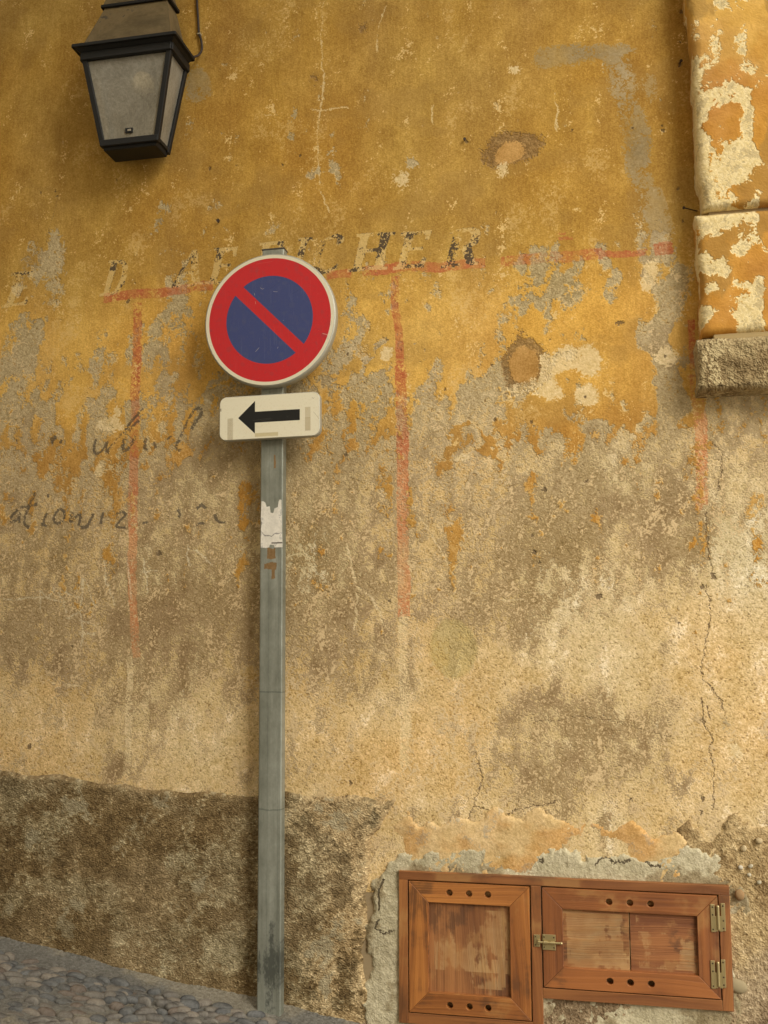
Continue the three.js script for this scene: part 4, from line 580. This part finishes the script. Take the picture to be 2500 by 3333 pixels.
{ const B = ring(0.104, 0.092, 0.022), T = ring(0.166, 0.137, 0.345), Bt = ring(0.1, 0.09, 0.0), E = ring(0.194, 0.166, 0.366), E2 = ring(0.17, 0.145, 0.372), Rm = ring(0.118, 0.075, 0.565), Rm2 = ring(0.13, 0.084, 0.562), Tp = ring(0.1, 0.062, 0.66);
  const mid = (a, b, t) => a.map((x, i) => lerp(x, b[i], t));
  const pane = (i, j, name, label) => { const ins = [mid(B[i], B[j], 0.02), mid(B[j], B[i], 0.02), mid(T[j], T[i], 0.02), mid(T[i], T[j], 0.02)], g = new THREE.BufferGeometry(); g.setAttribute('position', new THREE.Float32BufferAttribute(ins.flat(), 3)); g.setAttribute('uv', new THREE.Float32BufferAttribute([0, 0, 1, 0, 1, 1, 0, 1], 2)); g.setIndex([0, 1, 2, 0, 2, 3]); g.computeVertexNormals(); return part(name, g, mGlass, lamp, label); };
  pane(0, 1, 'glass_pane', 'front frosted pane'); pane(1, 2, 'glass_pane', 'side frosted pane'); pane(3, 0, 'glass_pane', 'side frosted pane');
  for (let i = 0; i < 4; i++) { const j = (i + 1) % 4; part('corner_bar', bar(B[i], T[i], 0.019), mBlack, lamp); part('bottom_bar', bar(B[i], B[j], i % 2 ? 0.014 : 0.024), mBlack, lamp); part('top_bar', bar(mid(T[i], B[i], 0.03), mid(T[j], B[j], 0.03), 0.03), mBlack, lamp); part('eave_bar', bar(E[i], E[j], 0.012), mBlack, lamp);
    part('eave_soffit', quad([T[i], T[j], E[j], E[i]], 0.003), mBlack, lamp); part('roof_panel', quad([E2[i], E2[j], Rm[j], Rm[i]], 0.003), mKhaki, lamp, 'dull khaki metal roof slope'); part('roof_rim', bar(Rm2[i], Rm2[j], 0.011), mBlack, lamp); part('roof_cap', quad([Rm2[i], Rm2[j], Tp[j], Tp[i]], 0.003), mKhaki, lamp); part('seam', bar(E2[i], Rm[i], 0.004), mKhaki, lamp); }
  part('roof_top', quad(Tp, 0.004), mKhaki, lamp); part('base_plate', quad([Bt[3], Bt[2], Bt[1], Bt[0]], 0.004), mBlack, lamp); part('base_tray', quad([B[0], B[1], Bt[1], Bt[0]], 0.003), mBlack, lamp); part('base_tray', quad([B[1], B[2], Bt[2], Bt[1]], 0.003), mBlack, lamp); part('base_tray', quad([B[3], B[0], Bt[0], Bt[3]], 0.003), mBlack, lamp);
  part('back_plate', quad([B[3], B[2], T[2], T[3]], 0.003), std({ color: rgb(150, 142, 124), roughness: 0.6 }), lamp); part('bracket', new RoundedBoxGeometry(0.05, 0.2, 0.05, 2, 0.004).translate(0, 0.2, -0.026), mBlack, lamp); part('bracket', new RoundedBoxGeometry(0.05, 0.08, 0.05, 2, 0.004).translate(0, 0.45, -0.026), mBlack, lamp);
  part('bulb', new THREE.SphereGeometry(0.04, 24, 16).scale(1, 1.15, 1).translate(0.035, 0.245, 0.074), std({ color: rgb(236, 232, 220), roughness: 0.4 }), lamp); part('bulb_socket', new THREE.CylinderGeometry(0.016, 0.02, 0.06, 16).translate(0.02, 0.325, 0.066), mBlack, lamp);
  const fz = (y) => lerp(0.092, 0.137, (y - 0.022) / 0.323); part('latch', mergeGeometries([new THREE.BoxGeometry(0.028, 0.018, 0.004).translate(0, 0.06, fz(0.06) + 0.003)]), mBlack, lamp); part('latch_plate', new THREE.BoxGeometry(0.013, 0.007, 0.003).translate(0.002, 0.06, fz(0.06) + 0.0052), std({ color: rgb(150, 140, 120) }), lamp); }
{ const pts = [[641, -420], [640, -100], [641, 0], [645, 60], [648, 108], [656, 135], [657, 160], [648, 178], [636, 184], [622, 186]].map(([a, b], i) => { const z = 0.012 + (i > 6 ? (i - 6) * 0.016 : 0); const [x, y] = onWall(a, b, z); return new THREE.Vector3(x, y, z); });
  const cable = thing('electric_cable', 'thin dark cable running up the wall from the lantern', 'cable');
  part('cable_sheath', new THREE.TubeGeometry(new THREE.CatmullRomCurve3(pts, false, 'centripetal'), 90, 0.0042, 10), std({ color: rgb(52, 40, 30), roughness: 0.7 }), cable);
  const [x, y] = onWall(649, 112, 0.01); part('clip', new RoundedBoxGeometry(0.014, 0.006, 0.02, 2, 0.002).translate(x, y, 0.008), std({ color: rgb(170, 160, 130) }), cable); }

// ------------------------------------------------------------------ cobbled street
const gy = (x, z) => 0.391 - 0.15 * (x + 1.136);
const street = new THREE.Group(); street.name = 'cobbled_street'; street.userData = { kind: 'structure', label: 'steep lane of river pebbles set in grey mortar', category: 'street' }; scene.add(street);
{ const bed = (x, z) => gy(x, z) + 0.003 * S(NA, x / 0.9, z / 0.9) + 0.0015 * grit(x, z) + 0.012 * Math.max(0, 1 - z / 0.055) ** 2;
  const t = paint(-2.8, 0, -0.4, 1.3, 1200, 650, (x, z, o) => { const n = S(NB, x / 0.5, z / 0.5), a = S(NA, x / 1.1, z / 1.1), g = S(NG, x / 0.4, z / 0.4), s = S(NS, x / 0.3, z / 0.3), k = sstep(-0.4, 1, a + 0.4 * n); const q = 7 * g + 6 * s; o.r = lerp(104, 126, k) + q; o.g = lerp(100, 118, k) + q; o.b = lerp(90, 100, k) + q; o.h = 0.5 + 0.1 * g + 0.06 * s; });
  const g = sheet(-2.8, -0.4, 0, 1.3, 0.01, (x, z) => bed(x, z)); const p = g.attributes.position; for (let i = 0; i < p.count; i++) { const y = p.getY(i); p.setXYZ(i, p.getX(i), p.getZ(i), y); }
  const ix = g.index.array; for (let i = 0; i < ix.length; i += 3) { const q = ix[i + 1]; ix[i + 1] = ix[i + 2]; ix[i + 2] = q; } g.computeVertexNormals();
  part('mortar_bed', g, std({ ...t, bumpScale: 0.006, roughness: 0.95 }), street);
  const far = new THREE.PlaneGeometry(60, 6.2, 1, 1).rotateX(-Math.PI / 2), fp = far.attributes.position; for (let i = 0; i < fp.count; i++) { const x = fp.getX(i) - 2, z = fp.getZ(i) + 2.6; fp.setXYZ(i, x, gy(x, z) - 0.012, z); } far.computeVertexNormals();
  part('road_surface', far, std({ color: rgb(118, 110, 96) }), street);
  const tones = [[88, 86, 80], [96, 91, 82], [104, 98, 88], [84, 83, 79], [112, 103, 90], [94, 82, 70], [100, 93, 82], [90, 89, 85]].map(([r, g2, b], i) => std({ ...paint(0, 0, 1, 1, 64, 64, (u, v, o) => { const n = S(NA, u * 0.6 + i * 0.13, v * 0.6), q = S(NG, u * 0.25, v * 0.25 + i * 0.3); o.r = r + 9 * n + 5 * q; o.g = g2 + 9 * n + 5 * q; o.b = b + 8 * n + 5 * q; }, false), roughness: 0.75 }));
  const shade = [[86, 85, 80], [94, 90, 82], [104, 98, 89], [80, 82, 82], [112, 104, 92], [92, 80, 70], [98, 92, 82], [88, 90, 89]].map((c) => rgb(...c)), spots = [];
  for (let j = 0; j * 0.032 < 1.25; j++) for (let i = 0; i * 0.056 < 2.4; i++) { const x = -2.78 + (i + (j % 2) * 0.5) * 0.056 + rr(-0.012, 0.012), z = 0.1 + j * 0.032 + rr(-0.008, 0.008) + 0.03 * S(NC, x * 0.4, j * 0.05); if (z < 0.075 || rnd() < 0.05) continue; if (Math.hypot(x + 1.07, (z - 0.055) * 1.2) < 0.07) continue; spots.push([x, z]); }
  const cam = new THREE.Vector3(), view = spots.map(([x, z]) => { cam.set(x, gy(x, z), z).project(camera); return Math.abs(cam.x) < 1.04 && cam.y > -1.06 ? 1 / EYE.distanceTo(new THREE.Vector3(x, gy(x, z), z)) + 10 : 1 / EYE.distanceTo(new THREE.Vector3(x, gy(x, z), z)); });
  const order = spots.map((_, i) => i).sort((a, b) => view[b] - view[a]), rest = [];
  const q = new THREE.Quaternion(), m4 = new THREE.Matrix4();
  order.forEach((k, n) => { const [x, z] = spots[k], sx = rr(0.02, 0.036), sz = rr(0.011, 0.018), sy = rr(0.012, 0.019), rot = 0.35 + rr(-0.45, 0.45), pos = new THREE.Vector3(x, gy(x, z) - rr(0.001, 0.007), z), e = new THREE.Euler(rr(-0.15, 0.15), rot, -0.19 + rr(-0.15, 0.15));
    if (n < 300) { const o = part(n ? `cobble_${String(n).padStart(3, '0')}` : 'cobble', pebbles[k % 6], tones[Math.floor(rnd() * 8)], street); o.position.copy(pos); o.rotation.copy(e); o.scale.set(sx, sy, sz); }
    else rest.push([m4.compose(pos, q.setFromEuler(e), new THREE.Vector3(sx, sy, sz)).clone(), shade[Math.floor(rnd() * 8)]]); });
  const inst = new THREE.InstancedMesh(pebbles[0], std({ roughness: 0.62 }), rest.length); rest.forEach(([m, c], i) => { inst.setMatrixAt(i, m); inst.setColorAt(i, c); }); inst.name = 'cobbles'; inst.userData.kind = 'stuff'; inst.castShadow = inst.receiveShadow = true; street.add(inst); }

// ------------------------------------------------------------------ the house across the lane, behind the camera: it narrows the sky
{ const house = thing('opposite_house', 'plain plastered house across the lane', 'house');
  const wall = std({ color: rgb(186, 174, 150) }), shut = std({ color: rgb(110, 120, 104) });
  part('wall', new THREE.BoxGeometry(16, 9.5, 0.5).translate(-5.6, 4.0, 4.55), wall, house);
  part('roof', new THREE.BoxGeometry(16.4, 0.12, 1.2).translate(-5.6, 8.8, 4.5), std({ color: rgb(150, 92, 64) }), house);
  for (let i = 0; i < 4; i++) for (let j = 0; j < 2; j++) { const w = part('window', new THREE.BoxGeometry(1.0, 1.5, 0.06).translate(-12.4 + i * 3.3, 3.4 + j * 2.8, 4.28), shut, house); part('sill', new THREE.BoxGeometry(1.16, 0.07, 0.14).translate(-12.4 + i * 3.3, 2.6 + j * 2.8, 4.26), wall, w); } }

renderer.render(scene, camera);
